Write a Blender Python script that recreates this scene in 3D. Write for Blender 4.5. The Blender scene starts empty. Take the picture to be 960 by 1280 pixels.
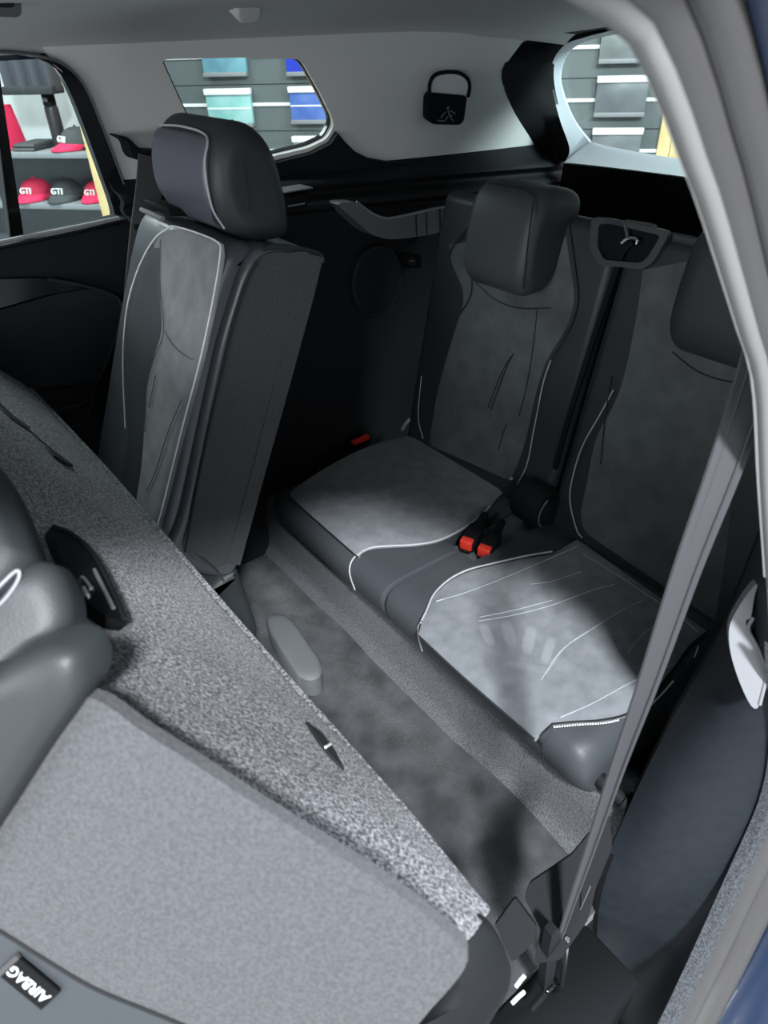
import bpy, bmesh, math, random
import numpy as np
from mathutils import Vector, Matrix
from mathutils.geometry import tessellate_polygon
random.seed(4)
SC = bpy.context.scene
COL = SC.collection

# ------------------------------------------------------------------ camera
# x = towards the car's tail, y = across the cabin away from the open door, z = up
F = 850.0
C = np.array([-0.606, -0.3165, 1.235])
PITCH, HEAD, ROLL = math.radians(35.7), math.radians(36.2), math.radians(-2.0)
HV = np.array([math.sin(HEAD), math.cos(HEAD), 0.0])
_f = HV * math.cos(PITCH) - np.array([0, 0, math.sin(PITCH)])
_r = np.cross(_f, [0, 0, 1.0]); _r /= np.linalg.norm(_r)
_u = np.cross(_r, _f)
RX = _r * math.cos(ROLL) + _u * math.sin(ROLL)
UX = -_r * math.sin(ROLL) + _u * math.cos(ROLL)
FX = _f
cd = bpy.data.cameras.new('camera')
cam = bpy.data.objects.new('camera', cd); COL.objects.link(cam)
cd.sensor_fit = 'VERTICAL'; cd.sensor_height = 36.0; cd.lens = F / 1280 * 36.0
cd.clip_start = 0.01
cd.dof.use_dof = True; cd.dof.focus_distance = 1.35; cd.dof.aperture_fstop = 7.0
cam.matrix_world = Matrix(((RX[0], UX[0], -FX[0], C[0]), (RX[1], UX[1], -FX[1], C[1]), (RX[2], UX[2], -FX[2], C[2]), (0, 0, 0, 1)))
SC.camera = cam

# ------------------------------------------------------------------ light and exposure
SC.view_settings.view_transform = 'Standard'
SC.view_settings.look = 'None'
SC.view_settings.exposure = 0.0
SC.view_settings.gamma = 1.0
SC.view_settings.use_curve_mapping = False
W = bpy.data.worlds.new('showroom_air'); SC.world = W; W.use_nodes = True
W.node_tree.nodes['Background'].inputs[0].default_value = (0.80, 0.88, 1.0, 1)
W.node_tree.nodes['Background'].inputs[1].default_value = 0.42

def area(name, loc, target, size, power, color=(1, 1, 1), sy=None):
    l = bpy.data.lights.new(name, 'AREA'); l.energy = power; l.color = color
    l.shape = 'RECTANGLE'; l.size = size; l.size_y = sy or size
    o = bpy.data.objects.new(name, l); COL.objects.link(o)
    o.location = loc
    o.rotation_euler = (Vector(target) - Vector(loc)).to_track_quat('-Z', 'Y').to_euler()
    return o
area('showroom_ceiling_lamp', (-1.50, -2.60, 3.88), (0.1, 0.4, 0.3), 0.45, 590, (0.93, 0.97, 1.0))
area('showroom_ceiling_panel', (-0.9, 3.4, 3.5), (-0.3, 1.4, 0.9), 1.6, 300, (0.95, 0.98, 1.0), 3.0)
area('windscreen_fill', (-3.1, 0.1, 1.35), (0.0, 0.9, 0.9), 1.6, 68, (0.95, 0.98, 1.0), 0.8)  # unseen soft source, added for light entering through the windscreen
area('near_side_fill', (-2.6, -3.6, 1.9), (0.0, 1.0, 1.0), 1.8, 60, (0.96, 0.98, 1.0), 1.0)  # added low fill that lifts the far pillar, headrest and roof
area('showroom_display_lamp', (2.4, 2.0, 3.4), (2.9, 3.8, 1.2), 1.5, 105, (1.0, 0.99, 0.95), 3.0)
area('tail_fill', (2.1, -0.8, 2.3), (1.13, 0.8, 0.95), 0.8, 170, (0.85, 0.93, 1.0))  # added source, aimed to brighten the tailgate sill and rim

# ------------------------------------------------------------------ geometry helpers
def ray(px, py):
    return FX + RX * (px - 480) / F + UX * (640 - py) / F
def B(px, py, **k):
    """photo pixel -> point on the plane x=, y=, z= or pl=(normal, point)"""
    d = ray(px, py)
    if 'pl' in k:
        n, p0 = np.array(k['pl'][0], float), np.array(k['pl'][1], float)
        t = ((p0 - C) @ n) / (d @ n)
    else:
        a = list(k)[0]; i = 'xyz'.index(a); t = (k[a] - C[i]) / d[i]
    return C + d * t
def BB(pts, **k): return [B(*p, **k) for p in pts]

def V(*a): return np.array(a, float)
def unit(v): v = np.asarray(v, float); return v / (np.linalg.norm(v) + 1e-12)

def smooth(pts, n=6, closed=False):
    """Catmull-Rom through points (any dimension)"""
    P = [np.asarray(p, float) for p in pts]; m = len(P); out = []
    rng = range(m if closed else m - 1)
    for i in rng:
        if closed: a, b, c, d = P[(i - 1) % m], P[i], P[(i + 1) % m], P[(i + 2) % m]
        else:
            b, c = P[i], P[i + 1]
            a = P[i - 1] if i > 0 else 2 * b - c
            d = P[i + 2] if i + 2 < m else 2 * c - b
        for k in range(n):
            t = k / n
            out.append(.5 * ((2 * b) + (c - a) * t + (2 * a - 5 * b + 4 * c - d) * t * t + (-a + 3 * b - 3 * c + d) * t ** 3))
    if not closed: out.append(P[-1])
    return out
def resample(pts, n):
    P = np.array(pts, float); s = np.r_[0, np.cumsum(np.linalg.norm(np.diff(P, axis=0), axis=1))]
    q = np.linspace(0, s[-1], n)
    return [np.array([np.interp(t, s, P[:, k]) for k in range(P.shape[1])]) for t in q]
def fillet(pts, r, seg=5):
    """round the corners of a closed polygon"""
    P = [np.asarray(p, float) for p in pts]; m = len(P); out = []
    rr = r if isinstance(r, (list, tuple)) else [r] * m
    for i in range(m):
        a, b, c = P[i - 1], P[i], P[(i + 1) % m]
        u, v = a - b, c - b; lu, lv = np.linalg.norm(u), np.linalg.norm(v)
        d = min(rr[i], lu * .48, lv * .48)
        p, q = b + u / lu * d, b + v / lv * d
        for k in range(seg + 1):
            t = k / seg
            out.append((1 - t) ** 2 * p + 2 * t * (1 - t) * b + t * t * q)
    return out

def wloc(o):
    v = np.zeros(3)
    while o is not None:
        v += np.array(o.location); o = o.parent
    return v
def tag(o, label=None, cat=None, group=None, kind=None):
    if label: o['label'] = label
    if cat: o['category'] = cat
    if group: o['group'] = group
    if kind: o['kind'] = kind
    return o
def thing(name, loc, label, cat, group=None, kind=None):
    o = bpy.data.objects.new(name, None); COL.objects.link(o); o.location = Vector(loc); o.empty_display_size = .02
    return tag(o, label, cat, group, kind)
def obj(name, vf, mat, parent=None, ang=40, sm=True, label=None):
    """world-space verts and faces -> one mesh object (origin at its parent's, or at its own base)"""
    vs, fs = vf
    vs = np.array([np.asarray(v, float) for v in vs])
    if parent is not None: off = wloc(parent); loc = np.zeros(3)
    else:
        off = np.array([(vs[:, 0].min() + vs[:, 0].max()) / 2, (vs[:, 1].min() + vs[:, 1].max()) / 2, vs[:, 2].min()]); loc = off
    me = bpy.data.meshes.new(name)
    me.from_pydata([tuple(v - off) for v in vs], [], [tuple(int(i) for i in f) for f in fs])
    bm = bmesh.new(); bm.from_mesh(me)
    bmesh.ops.recalc_face_normals(bm, faces=bm.faces)
    bm.to_mesh(me); bm.free()
    if sm:
        me.polygons.foreach_set('use_smooth', [True] * len(me.polygons))
        me.set_sharp_from_angle(angle=math.radians(ang))
    me.materials.append(mat)
    o = bpy.data.objects.new(name, me); COL.objects.link(o)
    o.location = Vector(loc)
    if parent is not None: o.parent = parent
    if label: o['label'] = label
    return o
def join(*vfs):
    vs, fs = [], []
    for v, f in vfs:
        k = len(vs); vs += list(v); fs += [[i + k for i in q] for q in f]
    return vs, fs
def grid(fn, nu, nv, cu=False):
    vs = [fn(i / (nu if cu else nu - 1), j / (nv - 1)) for j in range(nv) for i in range(nu)]
    fs = []
    for j in range(nv - 1):
        for i in range(nu if cu else nu - 1):
            a, b = j * nu + i, j * nu + (i + 1) % nu
            fs.append([a, b, b + nu, a + nu])
    return vs, fs
def loft(rows, closed=False):
    """rows: equal-length lists of points"""
    n = len(rows[0]); vs = [p for r in rows for p in r]; fs = []
    for j in range(len(rows) - 1):
        for i in range(n if closed else n - 1):
            a, b = j * n + i, j * n + (i + 1) % n
            fs.append([a, b, b + n, a + n])
    return vs, fs
def thick(vf, d):
    """give a sheet real thickness along vector d"""
    vs, fs = vf; n = len(vs); d = np.asarray(d, float)
    vs2 = list(vs) + [np.asarray(v) + d for v in vs]
    out = [list(f) for f in fs] + [[i + n for i in reversed(f)] for f in fs]
    cnt = {}
    for f in fs:
        for i in range(len(f)):
            a, b = f[i], f[(i + 1) % len(f)]
            if (b, a) in cnt: del cnt[(b, a)]
            else: cnt[(a, b)] = 1
    for a, b in cnt: out.append([b, a, a + n, b + n])
    return vs2, out
def plate(outer, holes, d):
    """flat polygon with holes, thickened by vector d"""
    loops = [[Vector(p) for p in outer]] + [[Vector(p) for p in h] for h in holes]
    tris = tessellate_polygon(loops)
    vs = [np.array(p) for l in loops for p in l]
    return thick((vs, [list(t) for t in tris]), d)
def slab(prof, a0, a1, r, fr, n=4, mid=1, deform=None, scale=False):
    """closed profile polygon extruded along a with rounded ends; fr(p,q,a) -> xyz; prof may be a function of a in 0..1"""
    secs = []
    for k in range(n + 1):
        th = math.pi / 2 * k / n
        secs.append((a0 + (a1 - a0) / abs(a1 - a0) * r * (1 - math.cos(th)) if False else r * (1 - math.cos(th)), r * (1 - math.sin(th))))
    L = abs(a1 - a0); sg = 1 if a1 > a0 else -1
    st = secs + [(r + (L - 2 * r) * k / mid, 0) for k in range(1, mid)] + [(L - d, e) for d, e in reversed(secs)]
    rows = []
    for d, e in st:
        P = np.array(prof(d / L) if callable(prof) else prof, float); m = len(P)
        T = np.roll(P, -1, 0) - np.roll(P, 1, 0); T /= (np.linalg.norm(T, axis=1, keepdims=True) + 1e-12)
        N = np.stack([T[:, 1], -T[:, 0]], 1)
        A = .5 * np.sum(P[:, 0] * np.roll(P[:, 1], -1) - np.roll(P[:, 0], -1) * P[:, 1])
        if A < 0: N = -N
        cc = P.mean(0); Q = cc + (P - cc) * (1 - e / np.mean(np.linalg.norm(P - cc, axis=1))) if scale else P - N * e
        rows.append([fr(q[0], q[1], a0 + sg * d) for q in Q])
    vs, fs = loft(rows, True); m = len(rows[0])
    fs.append(list(range(m))); fs.append([len(vs) - m + i for i in range(m)][::-1])
    if deform: vs = [deform(np.asarray(v, float)) for v in vs]
    return vs, fs
def XZ(p, q, a): return V(p, a, q)
def tube(path, r, n=6, closed=False):
    P = [np.asarray(p, float) for p in path]; rows = []; m = len(P); up = None
    for i in range(m):
        t = unit(P[(i + 1) % m] - P[i - 1]) if closed else unit(P[min(i + 1, m - 1)] - P[max(i - 1, 0)])
        if up is None:
            up = np.cross(t, [0, 0, 1]) if abs(t[2]) < .9 else np.cross(t, [0, 1, 0])
        up = unit(up - t * (up @ t)); s = np.cross(t, up)
        rr = r(i / (m - 1)) if callable(r) else r
        rows.append([P[i] + rr * (up * math.cos(2 * math.pi * k / n) + s * math.sin(2 * math.pi * k / n)) for k in range(n)])
    if closed: rows.append(rows[0])
    vs, fs = loft(rows, True)
    if not closed: fs += [list(range(n)), [len(vs) - n + i for i in range(n)][::-1]]
    return vs, fs
def strap(path, wv, w, t):
    """flat band along path; wv = width direction (vector or function of 0..1)"""
    P = [np.asarray(p, float) for p in path]; rows = []; m = len(P)
    for i in range(m):
        tg = unit(P[min(i + 1, m - 1)] - P[max(i - 1, 0)])
        d = np.asarray(wv(i / (m - 1)) if callable(wv) else wv, float); d = unit(d - tg * (d @ tg)); nn = np.cross(tg, d)
        ww = w(i / (m - 1)) if callable(w) else w
        rows.append([P[i] + d * ww / 2 * a + nn * t / 2 * b for a, b in ((-1, -1), (-.96, 1), (0, 1.2), (.96, 1), (1, -1), (0, -1))])
    vs, fs = loft(rows, True); fs += [list(range(6)), [len(vs) - 6 + i for i in range(6)][::-1]]
    return vs, fs
def box(lo, hi, bev=0.0, fr=None, seg=2):
    lo, hi = np.array(lo, float), np.array(hi, float)
    bm = bmesh.new(); bmesh.ops.create_cube(bm, size=1)
    for v in bm.verts: v.co = Vector((lo + hi) / 2 + np.array(v.co) * (hi - lo))
    if bev > 0: bmesh.ops.bevel(bm, geom=list(bm.edges), offset=min(bev, .49 * float(min(hi - lo))), segments=seg, profile=.5, affect='EDGES')
    bm.verts.index_update()
    vs = [np.array(v.co) for v in bm.verts]; fs = [[v.index for v in f.verts] for f in bm.faces]; bm.free()
    if fr: vs = [fr(*v) for v in vs]
    return vs, fs
def cyl(p, q, r, n=20, r2=None, rings=None):
    return tube([p, q], (lambda t: r + ((r2 if r2 is not None else r) - r) * t), n)
def patch(Lp, Rp, pl, off, nw=14, nh=24, edge=.004, bulge=0.0):
    """sheet on plane pl between two pixel curves, edges tucked in by `edge`"""
    n = unit(pl[0]); n = n if (C - np.array(pl[1])) @ n > 0 else -n
    L3 = resample(BB(smooth(Lp, 6), pl=pl), nh); R3 = resample(BB(smooth(Rp, 6), pl=pl), nh)
    def fn(u, v):
        i = min(int(round(v * (nh - 1))), nh - 1)
        p = L3[i] * (1 - u) + R3[i] * u
        e = min(u, 1 - u) * nw; g = min(v, 1 - v) * nh
        k = min(1, min(e, g) / 1.2)
        return p + n * (off - edge * (1 - k) + bulge * math.sin(math.pi * u) * math.sin(math.pi * min(1, v * 1.0)))
    return grid(fn, nw + 1, nh)
def border(Lp, Rp, pl, off):
    n = unit(pl[0]); n = n if (C - np.array(pl[1])) @ n > 0 else -n
    return [p + n * off for p in BB(smooth(Lp, 6), pl=pl)], [p + n * off for p in BB(smooth(Rp, 6), pl=pl)]
def text_mesh(body, size, ex, ey, org, ext=.0006, align='CENTER', tall=1.0):
    c = bpy.data.curves.new('lettering', 'FONT'); c.body = body; c.size = size; c.align_x = align; c.align_y = 'CENTER'; c.extrude = ext; c.offset = size * .006
    o = bpy.data.objects.new('lettering_tmp', c); COL.objects.link(o)
    dg = bpy.context.evaluated_depsgraph_get(); me = bpy.data.meshes.new_from_object(o.evaluated_get(dg))
    ex, ey = unit(ex), unit(ey); ez = np.cross(ex, ey)
    vs = [np.asarray(org) + ex * v.co.x + ey * v.co.y * tall + ez * v.co.z for v in me.vertices]
    fs = [list(p.vertices) for p in me.polygons]
    bpy.data.objects.remove(o); bpy.data.curves.remove(c); bpy.data.meshes.remove(me)
    return vs, fs

# ------------------------------------------------------------------ materials
def mat(name, col, rough=.5, col2=None, ns=40, nd=4, lo=.35, hi=.65, bump=0, bs=None, bd=.002, metal=0, sheen=0, spec=.5, trans=0, emit=0, coat=0, alpha=1):
    m = bpy.data.materials.new(name); m.use_nodes = True; nt = m.node_tree; b = nt.nodes['Principled BSDF']
    b.inputs['Base Color'].default_value = (*col, 1); b.inputs['Roughness'].default_value = rough; b.inputs['Metallic'].default_value = metal
    b.inputs['Specular IOR Level'].default_value = spec
    if sheen: b.inputs['Sheen Weight'].default_value = sheen; b.inputs['Sheen Roughness'].default_value = .4
    if trans: b.inputs['Transmission Weight'].default_value = trans
    if coat: b.inputs['Coat Weight'].default_value = coat
    tc = nt.nodes.new('ShaderNodeTexCoord')
    if col2 is not None:
        n = nt.nodes.new('ShaderNodeTexNoise'); n.inputs['Scale'].default_value = ns; n.inputs['Detail'].default_value = nd
        nt.links.new(tc.outputs['Object'], n.inputs['Vector'])
        r = nt.nodes.new('ShaderNodeValToRGB'); r.color_ramp.elements[0].position = lo; r.color_ramp.elements[1].position = hi
        r.color_ramp.elements[0].color = (*col, 1); r.color_ramp.elements[1].color = (*col2, 1)
        nt.links.new(n.outputs['Fac'], r.inputs['Fac']); nt.links.new(r.outputs['Color'], b.inputs['Base Color'])
    if bump:
        n = nt.nodes.new('ShaderNodeTexNoise'); n.inputs['Scale'].default_value = bs or ns; n.inputs['Detail'].default_value = 3
        nt.links.new(tc.outputs['Object'], n.inputs['Vector'])
        bp = nt.nodes.new('ShaderNodeBump'); bp.inputs['Strength'].default_value = bump; bp.inputs['Distance'].default_value = bd
        nt.links.new(n.outputs['Fac'], bp.inputs['Height']); nt.links.new(bp.outputs['Normal'], b.inputs['Normal'])
    return m
M = {}
M['leather'] = mat('black_leather', (.026, .030, .033), .48, spec=.35, bump=.25, bs=600, bd=.0008)
M['leather_grey'] = mat('slate_leather', (.045, .050, .056), .48, spec=.35, bump=.2, bs=600, bd=.0008)
M['leather_lit'] = mat('lit_leather', (.075, .082, .092), .32, bump=.15, bs=600, bd=.0008)  # same seat leather made paler; sheen from the window put into its colour
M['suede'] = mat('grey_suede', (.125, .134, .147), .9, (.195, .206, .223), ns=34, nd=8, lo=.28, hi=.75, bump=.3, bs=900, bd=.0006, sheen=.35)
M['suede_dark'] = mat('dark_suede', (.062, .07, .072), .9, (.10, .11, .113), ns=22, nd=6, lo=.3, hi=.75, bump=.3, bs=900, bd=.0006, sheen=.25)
M['carpet'] = mat('speckled_carpet', (.012, .012, .014), .95, (.36, .36, .385), ns=300, nd=2, lo=.38, hi=.74, bump=.9, bs=330, bd=.004, sheen=.2)
M['velvet'] = mat('floor_velvet', (.016, .0165, .019), .95, (.055, .057, .063), ns=16, nd=8, lo=.35, hi=.7, bump=.8, bs=420, bd=.003, sheen=.3)
M['step'] = mat('step_carpet', (.042, .044, .048), .95, (.12, .124, .132), ns=380, nd=2, lo=.35, hi=.68, bump=.7, bs=420, bd=.003)
M['cloth'] = mat('grey_cloth', (.054, .055, .060), .9, (.080, .081, .087), ns=300, nd=3, lo=.35, hi=.65, bump=.4, bs=500, bd=.0012)
M['board'] = mat('seat_back_board', (.030, .032, .034), .85, (.058, .060, .064), ns=420, nd=2, lo=.35, hi=.65, bump=.3, bs=500, bd=.001)
M['headliner'] = mat('headliner_cloth', (.46, .465, .45), .95, (.50, .505, .49), ns=400, nd=2, bump=.15, bs=700, bd=.0006)
M['pillar'] = mat('grey_pillar_plastic', (.66, .665, .65), .75, bump=.1, bs=800, bd=.0004)
M['black'] = mat('black_plastic', (.006, .0065, .0075), .7, spec=.12, bump=.15, bs=700, bd=.0004)
M['black2'] = mat('charcoal_plastic', (.0085, .0095, .011), .7, spec=.15, bump=.2, bs=700, bd=.0005)
M['gloss'] = mat('gloss_black', (.006, .006, .007), .15)
M['blue_plastic'] = mat('slate_blue_plastic', (.0095, .0125, .0165), .6, (.012, .0155, .020), spec=.25, ns=60, bump=.2, bs=900, bd=.0004)
M['tray'] = mat('grey_plastic', (.10, .107, .112), .5)
M['bezel'] = mat('dark_grey_plastic', (.045, .049, .053), .45)
M['grip'] = mat('light_grey_plastic', (.20, .205, .22), .5)
M['rubber'] = mat('grey_rubber', (.17, .17, .165), .6)
M['flange'] = mat('grey_body_flange', (.060, .057, .057), .4)
M['flange_dark'] = mat('dark_rubber', (.02, .02, .021), .6)
M['paint'] = mat('blue_paint', (.004, .014, .042), .35, coat=.25)
M['fuzz'] = mat('fuzzy_edge_strip', (.025, .028, .033), .95, (.075, .08, .09), ns=300, nd=2, bump=.6, bs=400, bd=.002)
M['belt'] = mat('seat_belt_webbing', (.038, .038, .042), .7, bump=.5, bs=500, bd=.0008)
M['thread'] = mat('white_thread', (.62, .64, .66), .7)
M['piping'] = mat('grey_piping', (.36, .37, .38), .6)
M['seam'] = mat('dark_seam', (.008, .009, .010), .8)
M['red'] = mat('red_plastic', (.60, .035, .02), .4)
M['chrome'] = mat('chrome', (.75, .75, .75), .15, metal=1)
M['white'] = mat('white_paint', (.72, .73, .74), .5)
M['sill'] = mat('lit_tailgate_plastic', (.42, .46, .50), .4)  # black trim coloured pale; light through the tail glass is in the colour
M['glass'] = mat('clear_glass', (.9, .95, .93), .0, trans=1.0)

def glass_mat():
    m = bpy.data.materials.new('window_glass'); m.use_nodes = True; nt = m.node_tree
    for n in list(nt.nodes): nt.nodes.remove(n)
    o = nt.nodes.new('ShaderNodeOutputMaterial'); t = nt.nodes.new('ShaderNodeBsdfTransparent'); g = nt.nodes.new('ShaderNodeBsdfGlossy')
    t.inputs[0].default_value = (.86, .92, .90, 1); g.inputs['Roughness'].default_value = .02
    lw_ = nt.nodes.new('ShaderNodeLayerWeight'); lw_.inputs[0].default_value = .5
    pw = nt.nodes.new('ShaderNodeMath'); pw.operation = 'POWER'; pw.inputs[1].default_value = 5; nt.links.new(lw_.outputs['Facing'], pw.inputs[0])
    f = nt.nodes.new('ShaderNodeMath'); f.operation = 'MULTIPLY_ADD'; f.inputs[1].default_value = .8; f.inputs[2].default_value = .03; nt.links.new(pw.outputs[0], f.inputs[0])
    mx = nt.nodes.new('ShaderNodeMixShader')
    nt.links.new(f.outputs[0], mx.inputs[0]); nt.links.new(t.outputs[0], mx.inputs[1]); nt.links.new(g.outputs[0], mx.inputs[2]); nt.links.new(mx.outputs[0], o.inputs[0])
    return m
M['glass'] = glass_mat()

YC = 0.46                      # centre line of the cabin
def mir(p): return V(p[0], 2 * YC - p[1], p[2])
SIDE = ((0, 1, .30), (0, 1.21, .92))     # inner face of the far side, leaning in towards the roof

# ================================================================== STRUCTURE
# ---- car floor: velvet footwell carpet with soft waves, and the carpeted step under the third row
def floor_fn(u, v):
    x = -1.35 + u * 1.372; y = -.092 + v * 1.33
    z = .055 + .006 * math.sin(x * 23 + y * 5) * math.cos(y * 7) + .018 * math.exp(-((x + .11) / .05) ** 2) * (.6 + .4 * math.sin(y * 6)) + max(0, x + .03) * .5
    return V(x, y, z)
o = obj('floor', thick(grid(floor_fn, 90, 70), (0, 0, -.03)), M['velvet'])
tag(o, 'dark velvety carpet of the footwell in front of the third row', 'floor', kind='structure')
def step_fn(u, v):
    prof = smooth([(-.012, .062), (.006, .085), (.014, .12), (.022, .17), (.04, .205), (.10, .21)], 6)
    i = min(int(round(u * (len(prof) - 1))), len(prof) - 1)
    return V(prof[i][0], -.06 + v * 1.2, prof[i][1])
o = obj('trim_1', thick(grid(step_fn, 31, 30), (.02, 0, -.015)), M['step'])
tag(o, 'light grey carpeted step strip below the third row cushions', 'step', kind='structure')
o = obj('floor', box((.05, -.1, .02), (1.2, 1.16, .19), .004), M['black'])
tag(o, 'black cargo floor behind and under the third row seats', 'floor', kind='structure')

# ---- headliner
sec = smooth([(1.126, 1.210), (1.118, 1.221), (1.095, 1.234), (1.05, 1.247), (.97, 1.258), (.80, 1.268), (YC, 1.275)], 5)
half = [(y, z) for y, z in sec]
full = half + [(2 * YC - y, z + .055 * min(1, (YC - (2 * YC - y)) / .5)) for y, z in half[-2::-1]]
full = [p for p in full if p[0] > -.16]
rows = []
for i in range(24):
    x = -1.9 + i * (3.0 / 23); dz = -.0 if x < .5 else -.10 * (x - .5) ** 2
    rows.append([V(x, y, z + dz) for y, z in full])
o = obj('ceiling', thick(loft(rows), (0, 0, .035)), M['headliner'])
tag(o, 'pale grey cloth headliner of the car roof', 'ceiling', kind='structure')

# ---- far side: grey pillar trim with the quarter window opening
QW = [(203, 77), (208, 74), (300, 72), (372, 74), (380, 80), (400, 115), (416, 148), (417, 158), (408, 174), (385, 185), (330, 198), (268, 206), (258, 198)]
qwo = BB(fillet([np.array(p, float) for p in QW], 6, 3), pl=SIDE)
outer_px = [(40, 38), (420, 32), (520, 32), (600, 22), (655, 50), (634, 78), (628, 100), (640, 135), (660, 168), (684, 205), (690, 222), (640, 226), (560, 228), (490, 228), (440, 232), (385, 240), (330, 245), (262, 250), (225, 270), (215, 330), (165, 330), (161, 290), (148, 235), (128, 175), (110, 130), (94, 104), (66, 80)]
outer = BB(outer_px, pl=SIDE)
nS = unit(V(0, 1, .3))
wr = obj('wall_right', plate(outer, [qwo], nS * .012), M['pillar'])
tag(wr, 'pale grey pillar trim around the far quarter window', 'wall trim', kind='structure')
w2 = thing('window_2', np.mean(qwo, axis=0), 'far quarter window showing colour sample boards on the showroom wall', 'window', kind='structure')
qc = np.mean(qwo, axis=0)
ins = [qc + (p - qc) * .985 for p in qwo]
obj('window_frame', plate([qc + (p - qc) * 1.012 + nS * .012 for p in qwo], [[qc + (p - qc) * .97 + nS * .012 for p in qwo]], nS * .010), M['gloss'], w2)
obj('pane', plate([p + nS * .018 for p in ins], [], nS * .003), M['glass'], w2)
# rubber lips lit along the left edge of the opening
obj('window_seal', tube([p + nS * .004 for p in BB([(203, 80), (222, 122), (240, 162), (258, 200)], pl=SIDE)], .003, 6), M['rubber'], w2)
obj('window_seal', tube([p + nS * .004 for p in BB([(208, 73), (300, 71), (372, 73)], pl=SIDE)], .0016, 6), M['flange'], w2)

# ---- far lower side trim (lofted along the car): ledge with two ridges, armrest band, lower panel
sec = [(1.205, .985), (1.17, .955), (1.135, .945), (1.125, .935), (1.14, .922), (1.135, .912), (1.105, .905), (1.095, .893), (1.115, .88), (1.12, .862), (1.118, .70), (1.115, .50), (1.11, .30), (1.08, .20), (1.05, .06)]
sec = smooth(sec, 3); rows = []
for i in range(30):
    t = i / 29; x = -.15 + t * 1.31; b = .012 * math.sin(t * math.pi)
    dz = .03 * (1 - t) - .055 * t
    rows.append([V(x, y + b - max(0, .55 - z) * .10 * math.exp(-((x - .75) / .25) ** 2), z + dz * (z > .8) + (dz * max(0, (z - .6) / .2) if .6 < z <= .8 else 0)) for y, z in sec])
lw = obj('wall_right', thick(loft(rows), (0, .02, 0)), M['black2'])
lk = BB([(322, 204), (350, 198), (385, 189), (409, 177), (418, 163), (426, 173), (440, 187), (458, 196), (480, 200), (560, 202), (680, 200), (690, 226), (560, 232), (480, 236), (330, 250)], pl=SIDE)
obj('ledge', plate([p - nS * .003 for p in lk], [], -nS * .012), M['black2'], lw)
tag(lw, 'dark moulded side trim beside the far third row seat', 'side trim', kind='structure')

# ---- tail: black surround, sill, glass, lower tailgate
oc = [B(678, 196, pl=SIDE), B(660, 168, pl=SIDE), B(640, 135, pl=SIDE), B(627, 100, pl=SIDE), B(633, 76, pl=SIDE), B(655, 52, x=1.0), B(700, 42, x=1.05), B(763, 33, x=1.07)]
ic = [B(706, 203, x=1.12), B(712, 186, x=1.12), B(700, 150, x=1.12), B(690, 110, x=1.12), B(690, 80, x=1.12), B(705, 57, x=1.12), B(730, 47, x=1.11), B(765, 38, x=1.10)]
oc2 = resample(smooth(oc, 6), 40); ic2 = resample(smooth(ic, 6), 40)
mid2 = [(a + b) / 2 + V(.03, .012, 0) for a, b in zip(oc2, ic2)]
topm = V(1.07, YC, oc2[-1][2] + .004); topi = V(1.10, YC, ic2[-1][2] + .002)
def fullring(c, top): return c + [top] + [mir(p) for p in reversed(c)]
rb = thing('wall_rear', V(1.1, YC, .2), 'black tailgate surround and dark cargo wall behind the third row', 'tailgate', kind='structure')
obj('surround', thick(loft([fullring(oc2, topm), fullring(mid2, (topm + topi) / 2 + V(.02, 0, 0)), fullring(ic2, topi)]), (.012, 0, 0)), M['black'], rb)
ring_ = fullring(oc2, topm); kk = [p for p in ring_ if p[2] > oc2[22][2] - .001]
obj('header', thick(loft([kk, [p + V(-.05, 0, .03) for p in kk], [p + V(-.06, 0, .09) for p in kk]]), (.01, 0, .004)), M['headliner'], rb)
gc = resample(smooth([B(737, 178, x=1.16), B(716, 150, x=1.16), B(702, 115, x=1.16), B(699, 92, x=1.16), B(708, 66, x=1.15), B(730, 52, x=1.15), B(766, 43, x=1.14)], 6), 40)
topg = V(1.14, YC, gc[-1][2])
botg = [B(870, 204, x=1.16), B(820, 199, x=1.16), B(778, 193, x=1.16), B(752, 186, x=1.16)]
obj('rim', thick(loft([fullring(ic2, topi), fullring(gc, topg)]), (.01, 0, 0)), M['sill'], rb)
zb = gc[0][2]; yb = gc[0][1]
zb2 = B(870, 204, x=1.16)[2]
def sillrow(x, dz0, dz1, y0):
    return [V(x, 2 * YC - y0 + (2 * y0 - 2 * YC) * t, zb + dz0 + (zb2 - zb) * math.sin(math.pi * t) ** .5 + dz1) for t in np.linspace(0, 1, 31)]
s1 = B(706, 203, x=1.10); s2 = B(887, 224, x=1.10)
def rowf(x, za, zm, y0): return [V(x, 2 * YC - y0 + (2 * y0 - 2 * YC) * t, za + (zm - za) * (math.sin(math.pi * t) ** .6)) for t in np.linspace(0, 1, 41)]
r_up = rowf(1.165, zb + .002, zb2, yb); r_dn = rowf(1.095, s1[2], s2[2], s1[1])
obj('sill', thick(loft([r_up, rowf(1.14, (zb + s1[2]) / 2 + .006, (zb2 + s2[2]) / 2 + .004, (yb + s1[1]) / 2), r_dn]), (.01, 0, -.012)), M['sill'], rb)
obj('lower_panel', thick(loft([[p + V(.0, 0, -.003) for p in r_dn], rowf(1.13, .70, .70, 1.13), rowf(1.15, .18, .18, 1.13)]), (.02, 0, 0)), M['black'], rb)
w3 = obj('window_3', plate(fullring(gc, topg)[::-1] + [V(1.165, p[1], p[2]) for p in r_up[1:-1]][::1], [], (.004, 0, 0)), M['glass'])
tag(w3, 'tailgate window with sample boards and wooden slats seen outside', 'window', kind='structure')

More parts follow.
